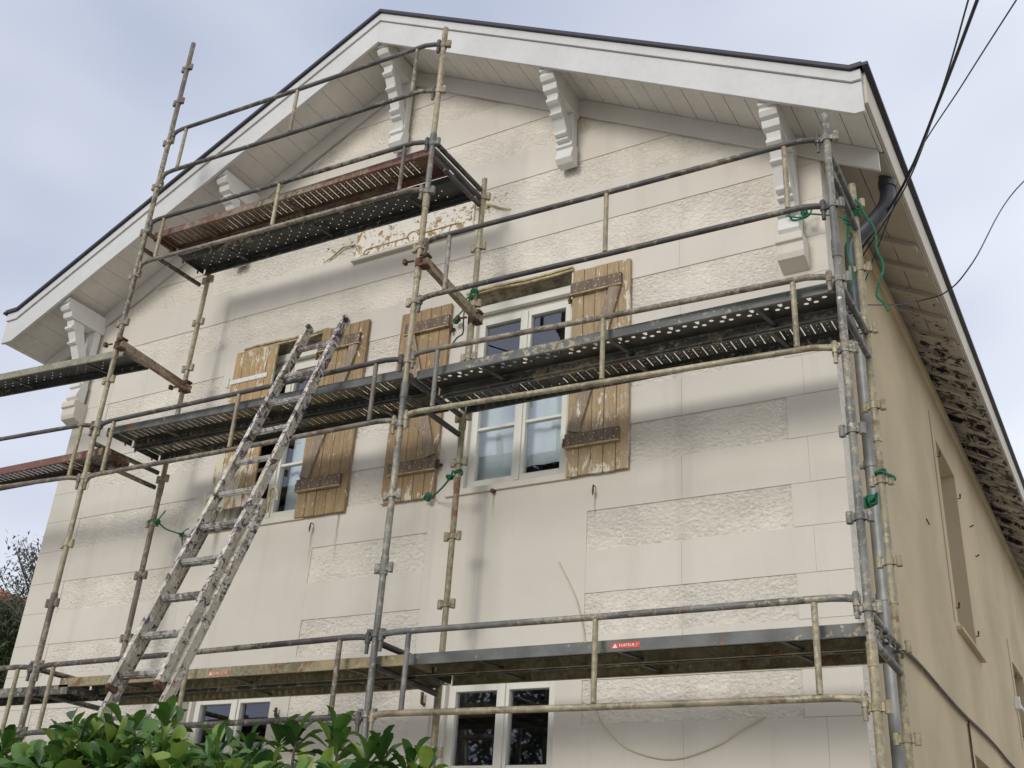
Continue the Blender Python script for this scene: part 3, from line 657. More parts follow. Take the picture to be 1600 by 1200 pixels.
for key, xo, xi in (('L', (-6.045, -6.06), (-5.985, -5.92)), ('M', (-2.79, -2.80), (-2.765, -2.75)), ('R', (.277, .279), (.27, .27))):
    fr = thing('scaffold_standard', (xo[0], (YO+YI)/2, 0), labs[key], 'scaffold frame', 'scaffold frames'); FR[key] = fr
    if key == 'L':
        upright('pole', fr, *xo, YO, 0, [(3.7, 'brown'), (5.95, 'ochre'), (9.64, 'brown')], [1.2, 1.7, 2.2, 2.7, 3.2, 3.69, 4.18, 4.77, 5.25, 5.69, 6.27, 6.78, 7.27, 7.8, 8.34, 8.85, 9.3])
        upright('pole', fr, *xi, YI, 0, [(4.9, 'brown'), (7.16, 'ochre')], [1.1, 2.1, 2.6, 3.08, 3.57, 4.11, 4.58, 5.0, 5.6, 6.12, 6.62, 7.1])
    elif key == 'M':
        upright('pole', fr, *xo, YO, 0, [(2.2, 'brown'), (3.66, 'grey'), (4.95, 'grey'), (5.95, 'ochre'), (6.6, 'lichen'), (7.2, 'grey'), (8.42, 'ochre')], [1.24, 1.73, 2.23, 2.72, 3.22, 3.657, 4.17, 4.7, 5.2, 5.7, 6.18, 6.70, 7.18, 7.72, 8.22])
        upright('pole', fr, *xi, YI, 0, [(3.1, 'lichen'), (5.0, 'lichen'), (7.3, 'ochre')], [1.1, 1.6, 2.1, 2.6, 3.07, 3.6, 4.1, 4.68, 5.05, 5.57, 6.05, 6.6, 7.1])
    else:
        upright('pole', fr, *xo, YO, 0, [(2.9, 'lichen'), (4.2, 'grey'), (5.3, 'grey'), (6.33, 'grey')], [1.15, 1.65, 2.16, 2.655, 3.145, 3.63, 4.13, 4.63, 5.10, 5.63, 6.14])
        upright('pole', fr, *xi, YI, 0, [(3.4, 'lichen'), (4.4, 'ochre'), (6.27, 'lichen')], [1.1, 1.6, 2.1, 2.62, 3.11, 3.6, 4.1, 4.59, 5.13, 5.59, 6.1])
    lev = {'L': [(3.17, 3.15), (3.0, 2.98), (5.08, 5.06), (4.94, 4.92), (7.25, 7.22), (7.07, 7.05)], 'M': [(3.17, 3.15), (3.02, 2.98), (5.08, 5.06), (4.92, 4.9), (7.2, 7.18), (7.04, 7.02), (7.12, 7.1)],
           'R': [(3.13, 3.11), (2.99, 2.97), (5.08, 5.1), (4.9, 4.93), (6.08, 6.06), (5.92, 5.9)]}[key]
    for a, b in lev: transom(fr, xo[0], xi[0], a, b)
    for zb in (1.1,): transom(fr, xo[0], xi[0], zb, zb)
# frame outside the left edge of the picture that carries the left-hand bay
frx = copy_tree(FR['L']); frx.location.x -= 3.42; tag(frx, 'scaffold frame beyond the left end of the house, carrying the far left bay', 'scaffold frame', 'scaffold frames')

# cross beams with rusty clamps, bolted on later
for xo, xi, lab in ((-6.05, -5.93, 'rusty box beam clamped across the left scaffold poles under the dotted plank'), (-2.79, -2.75, 'ochre box beam clamped across the middle poles left of the right window head')):
    t = thing('cross_beam', (xo, -.66, 5.85), lab, 'cross beam', 'clamped cross beams')
    a, b = V((xo + .055, YO - .02, 6.03)), V((xi + .055, YI + .04, 5.90))
    MB().obox(a, b, .045, .075).build('beam', M['beam'], t, .004)
    for p, xx in ((V((xo, YO, 6.03)), xo), (V((xi, YI, 5.91)), xi)):
        c = MB(); c.tube(p + V((0, 0, -.035)), p + V((0, 0, .035)), .036, 12); c.box(p.x + .02, p.x + .085, p.y - .045, p.y + .03, p.z - .05, p.z - .03); c.box(p.x + .02, p.x + .085, p.y - .045, p.y + .03, p.z + .04, p.z + .06)
        c.path([(p.x - .02, p.y - .05, p.z), (p.x - .10, p.y - .055, p.z + .005)], .009, 6); c.path([(p.x + .03, p.y - .05, p.z + .01), (p.x + .12, p.y - .06, p.z + .02)], .009, 6); c.box(p.x - .11, p.x - .085, p.y - .075, p.y - .035, p.z - .015, p.z + .025)
        c.build('clamp', M['iron'], t, .002)

# guardrail frames
def guardrail(xa, xb, za, zb, h, mat, label, mats=None, y=YO - .002, posts=(.17, .52, .93)):
    t = thing('guardrail', ((xa+xb)/2, y, min(za, zb) - h), label, 'guardrail', 'scaffold guardrails')
    r = .0195
    def Z(x): return za + (zb - za) * (x - xa) / (xb - xa)
    for nm, dz in (('top_rail', 0), ('bottom_rail', -h)):
        mb = MB(); ya = y - .03
        mb.path([(xa + .03, y, Z(xa) + dz - .012), (xa + .10, ya + .012, Z(xa) + dz - .002), (xa + .18, ya, Z(xa + .2) + dz), ((xa+xb)/2, ya, Z((xa+xb)/2) + dz - .004), (xb - .18, ya, Z(xb - .2) + dz), (xb - .10, ya + .012, Z(xb) + dz - .002), (xb - .03, y, Z(xb) + dz - .012)], [.018, r, r, r, r, r, .018], 12)
        for xx in (xa + .052, xb - .052): mb.path([(xx, y - .012, Z(xx) + dz + .03), (xx, y - .012, Z(xx) + dz - .11)], .013, 8); mb.path([(xx, y - .012, Z(xx) + dz + .02), (xx, y - .012, Z(xx) + dz - .045)], .019, 8)
        mb.build(nm, M[mat if dz == 0 else (mats or mat)], t)
    for k, f in enumerate(posts):
        x = xa + f * (xb - xa) if f < .5 or len(posts) < 3 else xa + f*(xb - xa)
        MB().path([(x, y - .03, Z(x) - .018), (x, y - .03, Z(x) - h + .018)], .017, 10).build('post', M[('lichen', 'ochre', 'brown', 'grey')[(k + int(abs(xa*10))) % 4]], t)
    return t
xL, xM, xR = -6.05, -2.795, .277; P3 = (.075, .51, .92)
guardrail(xM, xR, 6.21, 6.15, .51, 'railm', 'dark topmost guardrail of the right bay, crossing above the right upstairs window', y=YO, posts=(.09, .51, .915))
guardrail(xM, xR, 5.235, 5.13, .475, 'brown', 'guardrail of the right bay in front of the raised deck and the pale shutter', 'ochre', posts=(.09, .51, .915))
guardrail(xL, xM, 8.42, 8.26, .51, 'railm', 'topmost guardrail of the left bay, crossing the white roof edge', posts=P3)
guardrail(xL, xM, 7.35, 7.21, .47, 'railm', 'guardrail in front of the highest deck below the gable peak', 'brown', posts=P3)
guardrail(xL, xM, 5.245, 5.225, .49, 'railm', 'guardrail of the left bay that the ladder leans on', 'brown', posts=P3)
guardrail(xL - 3.42, xL, 5.42, 5.26, .49, 'railm', 'guardrail of the far left bay seen against the sky at deck height', 'brown', posts=(.06, .52, .95))
guardrail(xL, xM, 3.18, 3.205, .50, 'railm', 'lowest guardrail of the left bay, behind the foot of the ladder', posts=P3)
guardrail(xM, xR, 3.215, 3.2, .50, 'grey', 'lowest guardrail of the right bay, crossing the ground floor window', 'ochre', posts=(.09, .51, .915))
guardrail(xL - 3.42, xL, 3.2, 3.185, .50, 'railm', 'lowest guardrail at the bottom left corner, its right end in view', 'brown', posts=(.06, .52, .95))

# steel planks (object origin at the left front corner, x along, y across)
def plank(x0, y0, z0, z1, L, sheet, flange, label, back=None, w=.30, endc=None):
    t = thing('scaffold_plank', (x0, y0, z0), label, 'scaffold plank', 'steel scaffold planks')
    H = .066
    def b(m, *a):
        m.box(*a); return m
    sh = MB().box(0, L, .002, w - .002, -.0008, 0); o = sh.build('deck_sheet', M[sheet], t, origin=None) if False else None
    def mk(mbb, name, mat):
        me = bpy.data.meshes.new(name); me.from_pydata(mbb.v, [], mbb.f); me.materials.append(M[mat]); ob = bpy.data.objects.new(name, me); col.objects.link(ob); ob.parent = t; return ob
    mk(sh, 'deck_sheet', sheet)
    f1 = MB().box(0, L, -.002, .001, -H, .001).box(0, L, .0012, .018, -H, -H + .003); mk(f1, 'side_flange', flange)
    f2 = MB().box(0, L, w - .001, w + .002, -H, .001).box(0, L, w - .018, w - .0012, -H, -H + .003); mk(f2, 'side_flange', back or flange)
    for cx in (L*.17, L*.5, L*.83): mk(MB().obox((cx, .004, -.045), (cx + .06, w - .004, -.045), .03, .012), 'cross_brace', sheet)
    for cx, s in ((0, -1), (L, 1)):
        e = MB().box(cx - .002, cx + .002, .02, w - .02, -H + .006, -.004)
        for yy in (.05, w - .05): e.path([(cx, yy, -.02), (cx + s*.03, yy, -.015), (cx + s*.05, yy, -.03), (cx + s*.045, yy, -.055)], .009, 6)
        mk(e, 'end_hook', endc or flange)
    t.rotation_euler[1] = -math.atan2(z1 - z0, L); return t
YA = -.965; YB = -.655
LL_ = 3.13; LR = 2.98
plank(-6.0, YA, 7.27, 7.20, LL_, 'd_slotrust', 'f_rust', 'red rusty slotted plank, front one of the highest deck')
plank(-5.93, YB + .01, 7.20, 7.14, 3.12, 'd_dot', 'f_dark', 'dark plank with rows of pinholes, rear one of the highest deck')
plank(-2.74, YA, 5.13, 5.125, LR, 'd_hole', 'f_grey', 'dark plank with big oval holes, front of the right bay deck')
plank(-2.70, YB, 5.115, 5.12, LR - .05, 'd_slot', 'f_grey', 'dark slotted plank nearest the pale shutter', 'f_dark')
plank(-5.98, YA, 5.235, 5.17, LL_ - .02, 'd_slotolive', 'f_grey', 'grey edged slotted plank just behind the ladder top, front of its deck', 'f_dark')
plank(-5.97, YB, 5.215, 5.165, LL_ - .02, 'd_slotolive', 'f_dark', 'slotted plank between the ladder top and the stripped shutters, rear of its deck')
plank(-9.40, YA, 5.085, 5.055, 3.42, 'd_slotrust', 'f_rust', 'rusty slotted plank of the far left bay, lower of two at the left edge', 'f_dark')
plank(-9.40, -.93, 6.24, 6.05, 3.34, 'd_dot', 'f_olive', 'pale edged plank with pinholes against the sky, upper of two at the left edge', 'f_dark')
plank(-2.60, YA, 3.09, 3.085, LR - .12, 'd_dot', 'f_grey', 'grey green plank of the lowest right deck with a red sticker', 'f_ochre')
plank(-2.62, YB, 3.085, 3.08, LR - .1, 'd_dot', 'f_dark', 'rear plank of the lowest right deck over the ground floor window', 'f_ochre')
plank(-5.80, YA, 3.095, 3.09, LL_ + .1, 'd_slotolive', 'f_ochre', 'ochre edged plank of the lowest left deck behind the ladder foot', 'f_ochre')
plank(-5.82, YB, 3.07, 3.075, LL_ - .02, 'd_slotolive', 'f_dark', 'rear plank of the lowest left deck above the hidden ground floor window', 'f_ochre')
plank(-9.40, YA, 3.05, 3.045, 3.70, 'd_slotolive', 'f_grey', 'grey plank of the lowest deck running out of the bottom left corner', 'f_dark')
# stickers on the flanges
def sticker(x0, x1, z0, z1, y, label, faded=False):
    t = thing('sticker', ((x0+x1)/2, y, z0), label, 'sticker'); 
    MB().box(x0, x1, y - .0015, y, z0, z1).build('backing', M['faded' if faded else 'red'], t)
    s = MB(); h = z1 - z0; yy = y - .002
    s.prism([(x0 + .008, z0 + .004), (x0 + .008 + h*.95, z0 + .004), (x0 + .008 + h*.5, z1 - .004)], XZ, y - .0025, y - .0016)
    x = x0 + .05
    for i in range(7):                                  # worn block capitals, no longer legible
        w = .009; k = i % 4
        if faded and i > 3: break
        s.box(x, x + .0028, y - .0025, y - .0016, z0 + h*.32, z0 + h*.72)
        if k != 1: s.box(x + .003, x + w, y - .0025, y - .0016, z0 + h*.62, z0 + h*.72)
        if k != 3: s.box(x + .003, x + w, y - .0025, y - .0016, z0 + h*.32, z0 + h*.42)
        if k == 2: s.box(x + .0065, x + w, y - .0025, y - .0016, z0 + h*.42, z0 + h*.62)
        x += .0135
    s.box(x0 + .15, x1 - .01, y - .0025, y - .0016, z0 + h*.55, z0 + h*.60); s.box(x0 + .15, x1 - .016, y - .0025, y - .0016, z0 + h*.35, z0 + h*.40)
    s.build('lettering', M['stwhite'], t); return t
pa = atY(955, 1009, -.968); pb = atY(1000, 1007, -.968)
sticker(pa.x, pb.x, 3.037, 3.070, -.9675, 'red sticker with white triangle and worn white lettering on the grey plank edge')
pa = atY(325, 1055, -.968); pb = atY(357, 1052, -.968)
sticker(pa.x, pb.x, 3.037, 3.070, -.9675, 'faded reddish sticker on the ochre plank edge beside the ladder', True)

# ------------------------------------------------------------ extension ladder
lad = thing('extension_ladder', (-4.3, -2.7, 0), 'paint splashed aluminium extension ladder leaning on the middle left guardrail', 'ladder')
sl_ = (2.7 - 1.12) / 5.25
def LP(x, z, off=0): return V((x, -1.12 - sl_*(5.25 - z) - off, z - off*sl_))
def lx(side, z):                                     # rail x by height
    t = (z - 2.78) / (5.70 - 2.78); return (-4.085 + t*(.295)) if side < 0 else (-3.675 + t*(.245))
def rail(side, z0, z1, off, dx, name, par):
    mb = MB(); p, q = LP(lx(side, z0) + dx, z0, off), LP(lx(side, z1) + dx, z1, off)
    mb.obox(p, q, .070, .005, (1, 0, 0)) if False else None
    d = (q - p).normalized(); nrm = V((0, -1, -sl_)).normalized(); ax = d.cross(nrm).normalized()
    # channel: web facing sideways plus two flanges
    def bar(c, wx, wn):
        mb.add([p + c - ax*wx - nrm*wn, p + c + ax*wx - nrm*wn, p + c + ax*wx + nrm*wn, p + c - ax*wx + nrm*wn, q + c - ax*wx - nrm*wn, q + c + ax*wx - nrm*wn, q + c + ax*wx + nrm*wn, q + c - ax*wx + nrm*wn],
               [(0,3,2,1),(4,5,6,7),(0,1,5,4),(1,2,6,5),(2,3,7,6),(3,0,4,7)])
    s_ = side
    bar(V((0, 0, 0)), .004, .040); bar(ax*0 + nrm*.042, .017, .002); bar(-nrm*.042, .017, .002)
    o = mb.build(name, M['ladder'], par, .0015)
    # rung holes / rivets seen on the outside of the web
    return o
import math as _m
zu = [2.86 + .262*i for i in range(11)]
for s_ in (-1, 1): rail(s_, 2.79, 5.69, .045, 0, 'side_rail', lad)
for s_ in (-1, 1): rail(s_, 0.0, 4.08, -.035, s_*.035, 'side_rail', lad)
for zz in zu:
    a, b = LP(lx(-1, zz), zz, .045), LP(lx(1, zz), zz, .045); MB().obox(a, b, .032, .028, V((0, -sl_, 1))).obox(a + V((0, .004, -.018)), b + V((0, .004, -.018)), .02, .012, V((0, -sl_, 1))).build('rung', M['rung'], lad, .004)
for zz in [2.855 - .262*9 - .02 + .262*i for i in range(14)]:
    a, b = LP(lx(-1, zz) - .035, zz, -.035), LP(lx(1, zz) + .035, zz, -.035); MB().obox(a, b, .030, .028, V((0, -sl_, 1))).build('rung', M['rung'], lad, .004)
for s_ in (-1, 1):
    p = LP(lx(s_, 4.08) + s_*.035, 4.08, -.035); q = LP(lx(s_, 4.02), 4.02, .05)
    mb = MB(); mb.path([p + V((s_*.02, 0, -.1)), p + V((s_*.03, -.01, 0)), p + V((s_*.035, -.02, .05)), p + V((s_*.07, -.02, .07)), p + V((s_*.10, -.015, .03)), p + V((s_*.10, -.01, -.03))], .010, 8)
    mb.build('hook', M['moulding'], lad)
    e = LP(lx(s_, 5.69), 5.69, .045); MB().obox(e, e + V((0, .02, .035)), .034, .078, (0, -1, 0)).build('end_cap', M['ladder'], lad, .01)
    e = LP(lx(s_, 2.79), 2.79, .045); MB().obox(e, e - V((0, .012, .035)), .036, .082, (0, -1, 0)).build('end_cap', M['iron'], lad, .008)
    e = LP(lx(s_, 0) + s_*.035, 0.02, -.035); MB().box(e.x - .03, e.x + .03, e.y - .05, e.y + .05, .004, .05).build('foot', M['darkpipe'], lad, .008)

# ------------------------------------------------------------ ropes
def knot(mb, c, R=.02, r=.006, turns=3, seed=1):
    rd = random.Random(seed)
    for _ in range(turns):
        ax = V((rd.uniform(-1, 1), rd.uniform(-1, 1), rd.uniform(-1, 1))).normalized(); a = ax.orthogonal().normalized(); b = ax.cross(a); o = V((rd.uniform(-1, 1), rd.uniform(-1, 1), rd.uniform(-1, 1)))*R*.35
        mb.path([c + o + (a*_m.cos(t) + b*_m.sin(t))*R for t in [k*.5236 for k in range(13)]], r, 6)
def wrap(mb, x, y, z, R=.031, r=.006, turns=3, dz=.012):
    n = 14*turns; mb.path([(x + R*_m.cos(k*2*_m.pi/14), y + R*_m.sin(k*2*_m.pi/14), z + dz*k/14 + .004*_m.sin(k)) for k in range(n+1)], r, 6)
RR = .0065
def rope(name, label, fn, mat='rope', cat='rope', grp='green tie ropes'):
    mb = MB(); fn(mb); return tag(mb.build(name, M[mat], None), label, cat, grp)
def r1(mb):
    f = atY(1245, 330, -.13)
    mb.path(smooth_pts([atY(1232, 335, -.165), atY(1240, 344, -.15), atY(1262, 338, -.13), atY(1268, 322, -.1), atY(1246, 326, -.155), atY(1232, 335, -.165)]), RR, 6)
    mb.path(smooth_pts([atY(1228, 337, -.17), atY(1250, 340, -.18), atY(1268, 334, -.14)]), RR, 6); knot(mb, atY(1258, 332, -.15), .022, RR, 4, 3)
    mb.path(smooth_pts([atY(1262, 334, -.15), atY(1290, 336, -.2), atY(1325, 340, -.335)]), RR, 6); mb.path(smooth_pts([atY(1258, 325, -.15), atY(1290, 324, -.3), atY(1330, 315, -.345)]), RR*.8, 6)
    wrap(mb, .27, YI, atY(1328, 343, YI).z); knot(mb, atY(1325, 342, -.345), .024, RR, 4, 8); knot(mb, atY(1326, 349, -.345), .02, RR, 3, 9)
rope('rope', 'green rope tying the right corner bracket foot to the inner pole', r1)
def r2(mb): 
    mb.path(smooth_pts([atY(1325, 345, -.35), atY(1324, 372, -.35), atY(1326, 400, -.35), atY(1332, 425, -.35), atY(1331, 457, -.35)]), RR*1.1, 6)
    mb.path(smooth_pts([atY(1328, 345, -.35), atY(1327, 362, -.36), atY(1333, 366, -.35)]), RR, 6)
rope('rope', 'short green rope end hanging straight down in front of the dark downpipe', r2)
def r3(mb): mb.path(smooth_pts([atY(1336, 312, -.345), atY(1344, 320, -.34), atY(1352, 337, -.33), atY(1367, 360, -.33), atY(1370, 390, -.33), atY(1380, 412, -.33), atY(1378, 430, -.33), atY(1373, 445, -.33), atY(1370, 462, -.33), atY(1381, 473, -.33), atY(1388, 486, -.33)], 8), RR*1.25, 8); wrap(mb, .27, YI, 6.02, turns=2)
rope('rope', 'long wavy green rope dangling under the right eave', r3)
def r4(mb):
    z = atY(747, 459, YI).z; wrap(mb, -2.75, YI, z, turns=3)
    mb.path(smooth_pts([atY(745, 460, -.345), atY(730, 466, -.34), atY(726, 480, -.34), atY(724, 505, -.30), atY(723, 521, -.25), atY(714, 528, -.2), atY(704, 542, -.15)]), RR, 6)
    mb.path(smooth_pts([atY(735, 463, -.345), atY(729, 478, -.3), atY(712, 497, -.1)]), RR, 6); knot(mb, atY(713, 500, -.06), .022, RR, 4, 5); knot(mb, atY(736, 464, -.345), .016, RR, 3, 6)
rope('rope', 'green rope looped on the middle inner pole above the right window', r4)
def r5(mb):
    z = atY(710, 742, YI).z
    mb.path(smooth_pts([atY(708, 735, -.345), atY(703, 747, -.33), atY(690, 763, -.2), atY(676, 776, -.07)]), RR*1.2, 6); knot(mb, atY(703, 745, -.33), .022, RR, 4, 2); knot(mb, atY(668, 778, -.06), .020, RR, 4, 12); mb.path(smooth_pts([atY(676, 775, -.06), atY(668, 770, -.06), atY(661, 780, -.06)]), RR, 6); wrap(mb, -2.75, YI, z, turns=2)
rope('rope', 'green rope from the middle inner pole to the foot of the brown shutter', r5)
def r6(mb):
    z = atY(238, 818, YI).z; wrap(mb, -5.95, YI, z, turns=2); knot(mb, atY(245, 816, -.345), .022, RR, 4, 4)
    mb.path(smooth_pts([atY(246, 814, -.345), atY(252, 806, -.34), atY(259, 798, -.33)]), RR*.9, 6)
    mb.path(smooth_pts([atY(247, 816, -.34), atY(257, 825, -.26), atY(265, 829, -.18), atY(284, 835, -.05)]), RR, 6); knot(mb, atY(284, 835, -.04), .02, RR, 3, 7)
    mb.path(smooth_pts([atY(284, 834, -.04), atY(289, 829, -.05), atY(295, 826, -.05)]), RR*.8, 6); mb.path(smooth_pts([atY(284, 836, -.04), atY(292, 838, -.05), atY(297, 841, -.05)]), RR*.8, 6)
rope('rope', 'green rope tying the left inner pole to an eyelet in the wall', r6)
def r7(mb): mb.path(smooth_pts([atY(1368, 738, -.345), atY(1378, 737, -.35), atY(1390, 742, -.35), atY(1398, 746, -.345), atY(1398, 751, -.34)]), RR*1.1, 6); wrap(mb, .27, YI, atY(1376, 742, YI).z, turns=2)
rope('rope', 'small green rope tied high on the yellowed inner pole at the right corner', r7)
def r8(mb):
    for k in range(5): mb.path(smooth_pts([atY(1350, 778 + 4*k, -.40), atY(1358, 780 + 3*k, -.28), atY(1371, 770 + 4*k, -.33)]), RR*1.15, 6)
    knot(mb, atY(1360, 782, -.33), .03, RR*1.1, 4, 14)
rope('rope', 'thick bundle of green rope in front of the zinc downpipe', r8)
MB().path([atY(284, 838, -.0), atY(284, 838, -.05), atY(285, 852, -.05)], [.006, .008, .004], 6).build('wall_eyelet', M['iron'], house)

# ------------------------------------------------------------ cables
def cable(pts, r, label, mat='cable', twist=0, grp=None, n=10):
    mb = MB(); P = smooth_pts(pts, n)
    if twist:
        for ph in (0, _m.pi):
            mb.path([p + V((_m.cos(i*.55 + ph), _m.sin(i*.55 + ph), 0))*r*.4 for i, p in enumerate(P)], r*.75, 6)
    else: mb.path(P, r, 6)
    return tag(mb.build('cable', M[mat], None), label, 'cable', grp)
E1 = V((.05, .62, 6.15))
# service drops rising from the corner of the house over the viewer's right shoulder
cable([E1 + V((0, 0, .12)), atY(1410, 292, .15), atY(1470, 150, -.9), atY(1527, 0, -1.75), atY(1560, -90, -2.2), V((1.9, -4.6, 7.2)), V((2.6, -8.5, 8.0)), V((3.6, -14, 8.6))], .0105, 'thick black service cable over the right eave', grp='overhead cables')
cable([E1 + V((0, -.03, .02)), atY(1416, 290, .1), atY(1472, 140, -.85), atY(1513, 0, -1.7), atY(1540, -95, -2.2), V((1.85, -4.7, 7.25)), V((2.5, -8.5, 8.1)), V((3.5, -14, 8.7))], .0055, 'thin black cable splitting away left of the thick one', grp='overhead cables')
cable([V((.03, .80, 6.05)), atY(1420, 268, .1), atY(1505, 130, -.85), atY(1588, 0, -1.7), atY(1660, -110, -2.2), V((2.5, -4.9, 7.0)), V((3.6, -8.5, 7.7)), V((5.0, -14, 8.2))], .0045, 'thin black cable furthest right in the fan above the eave', grp='overhead cables')
cable([V((.02, .86, 6.02)), atX(1400, 476, .20), atX(1445, 468, .38), atX(1480, 455, .62), atX(1520, 410, .85), atX(1600, 283, 1.25), V((2.6, -3.5, 4.5)), V((4.4, -7, 6.0)), V((7, -12, 7.5))], .0055, 'single sagging black cable curving down past the eave edge', grp='overhead cables')
for j, (dy, r_) in enumerate(((0, .011), (.022, .008))):
    P = [V((.014 + .012*j, .36, 3.50 + .02*j))] + [V((.014 + .012*j, .9 + i*.9, 3.47 + .014*_m.sin(i*1.7) - .02*j)) for i in range(14)]
    cable(P, r_, ('thicker' if j == 0 else 'thinner') + ' of two old brown cables strung along the tan side wall', 'oldcable', grp='cables along the side wall')
cable([V((.012, 3.86, 3.46)), V((.014, 3.84, 3.2)), V((.012, 3.87, 2.6)), V((.012, 3.87, 1.0))], .007, 'brown cable dropping down the side wall beside the lower side window', 'oldcable')
cable([atY(873, 878, -.006), atY(890, 912, -.012), atY(903, 945, -.012), atY(914, 1000, -.01), atY(921, 1060, -.01), atY(932, 1110, -.014), atY(950, 1142, -.016), atY(985, 1172, -.016), atY(1050, 1186, -.016), atY(1118, 1166, -.014), atY(1160, 1140, -.012), atY(1198, 1119, -.006)], .0045, 'thin cream wire drooping in a loop on the lower right wall', 'wire')

# ------------------------------------------------------------ foliage
def leaf(mb, p, d, up, L, w, cup=.18, simple_=False):
    d = d.normalized(); s_ = d.cross(up); s_ = s_.normalized() if s_.length > 1e-4 else d.orthogonal().normalized(); n = s_.cross(d)
    q = lambda a, b, c: p + d*(a*L) + s_*(b*w) + n*(c*L)
    if simple_:
        mb.add([q(0, 0, 0), q(.5, -.5, cup*.4), q(1, 0, -.05), q(.5, .5, cup*.4), q(.5, 0, 0)], [(0, 4, 2, 1), (0, 3, 2, 4)]); return
    vs = [q(0, 0, 0)]
    for a, ww, c0 in ((.2, .2, .0), (.45, .40, .02), (.7, .5, .01), (.9, .34, -.04)): vs += [q(a, -ww, c0 + cup*ww), q(a, 0, c0 - .01), q(a, ww, c0 + cup*ww)]
    vs.append(q(1, 0, -.10)); fs = [(0, 2, 1), (0, 3, 2)]
    for r in range(3): b0 = 1 + 3*r; fs += [(b0, b0+1, b0+4, b0+3), (b0+1, b0+2, b0+5, b0+4)]
    fs += [(10, 11, 13), (11, 12, 13)]; mb.add(vs, fs, True)
def finish_leaves(mb, name, mat, parent, per=10):
    o = mb.build(name, mat, parent); me = o.data
    at = me.attributes.new('rnd', 'FLOAT', 'FACE'); rd = random.Random(3); vals = []
    for i in range(len(me.polygons)):
        if i % per == 0: v = rd.random()
        vals.append(v)
    at.data.foreach_set('value', vals); return o
hedge = thing('hedge', (-2.6, -4.3, 0), 'tall glossy green hedge along the bottom left of the picture', 'hedge')
rd = random.Random(11); mb = MB(); st = MB()
def htop(x): 
    t = 1.895 + .03*_m.sin(x*7.1) + .025*_m.sin(x*17 + 1)
    if x > -.45: t -= (x + .45)*.17
    if x > .02: t -= (x - .02)*1.6
    return t
for i in range(8800):
    x = rd.uniform(-5.2, .28); y = rd.uniform(-4.75, -3.85); top = htop(x) + (0 if y > -4.4 else -.06)
    f = rd.random()
    z_ = top - (rd.random()**1.3)*.30 if f < .86 else rd.uniform(.3, top - .3)
    if f >= .86: y = rd.choice([-4.72, -3.88]) + rd.gauss(0, .05)
    elif rd.random() < .4: y = -4.75 + abs(rd.gauss(0, .1))
    c = V((x, y, z_)); ax = V((rd.gauss(0, .45), rd.gauss(-.15, .5), rd.uniform(.5, 1.1))).normalized(); n = rd.randint(3, 8); ph = rd.random()*6; ls = rd.choice((.45, .6, .75, .9, 1.1))
    a = ax.orthogonal().normalized(); b = ax.cross(a)
    for k in range(n):
        t = ph + k*2.4; el = rd.uniform(.15, .95); d = (a*_m.cos(t) + b*_m.sin(t))*_m.cos(el) + ax*_m.sin(el)
        L = rd.uniform(.048, .078)*ls; leaf(mb, c + ax*(k*rd.uniform(.002, .012)), (d + V((rd.gauss(0, .2), rd.gauss(0, .2), rd.gauss(0, .2)))), ax, L, L*rd.uniform(.40, .62), rd.uniform(.02, .4))
    if rd.random() < .3: st.path([c - ax*.16 - V((0, 0, .05)), c], [.004, .0025], 5, False)
# taller sprigs
for (u, v, hgt) in ((268, 1108, .06), (345, 1150, .06), (395, 1150, .05), (208, 1128, .05), (95, 1140, .03), (440, 1130, .05), (465, 1135, .05), (520, 1128, .05), (530, 1150, .04), (602, 1158, .05), (640, 1175, .05), (663, 1185, .04), (10, 1150, .03), (140, 1140, .03), (575, 1165, .04)):
    p = atY(u, v, -4.35 if u < 500 else -4.3); base = p - V((0, 0, .22)); st.path([base, p - V((0, 0, .03))], [.005, .003], 6, False); ax = V((rd.gauss(0, .12), rd.gauss(0, .12), 1)).normalized(); a = ax.orthogonal().normalized(); b = ax.cross(a)
    for k in range(11):
        t = k*2.4 + rd.random(); el = .25 + .09*k; d = (a*_m.cos(t) + b*_m.sin(t))*_m.cos(el) + ax*_m.sin(el); L = rd.uniform(.06, .085)
        leaf(mb, p - V((0, 0, .07)) + ax*(k*.004), d, ax, L, L*.46)
for i in range(26):
    x = -5.1 + i*.205; st.path([(x, -4.3 + rd.uniform(-.1, .1), 0), (x + rd.uniform(-.1, .1), -4.3, .9), (x + rd.uniform(-.2, .2), -4.3 + rd.uniform(-.2, .2), min(1.85, htop(x) - .15))], [.02, .014, .005], 6)
finish_leaves(mb, 'foliage', M['hleaf'], hedge); st.build('stem', M['bark'], hedge)

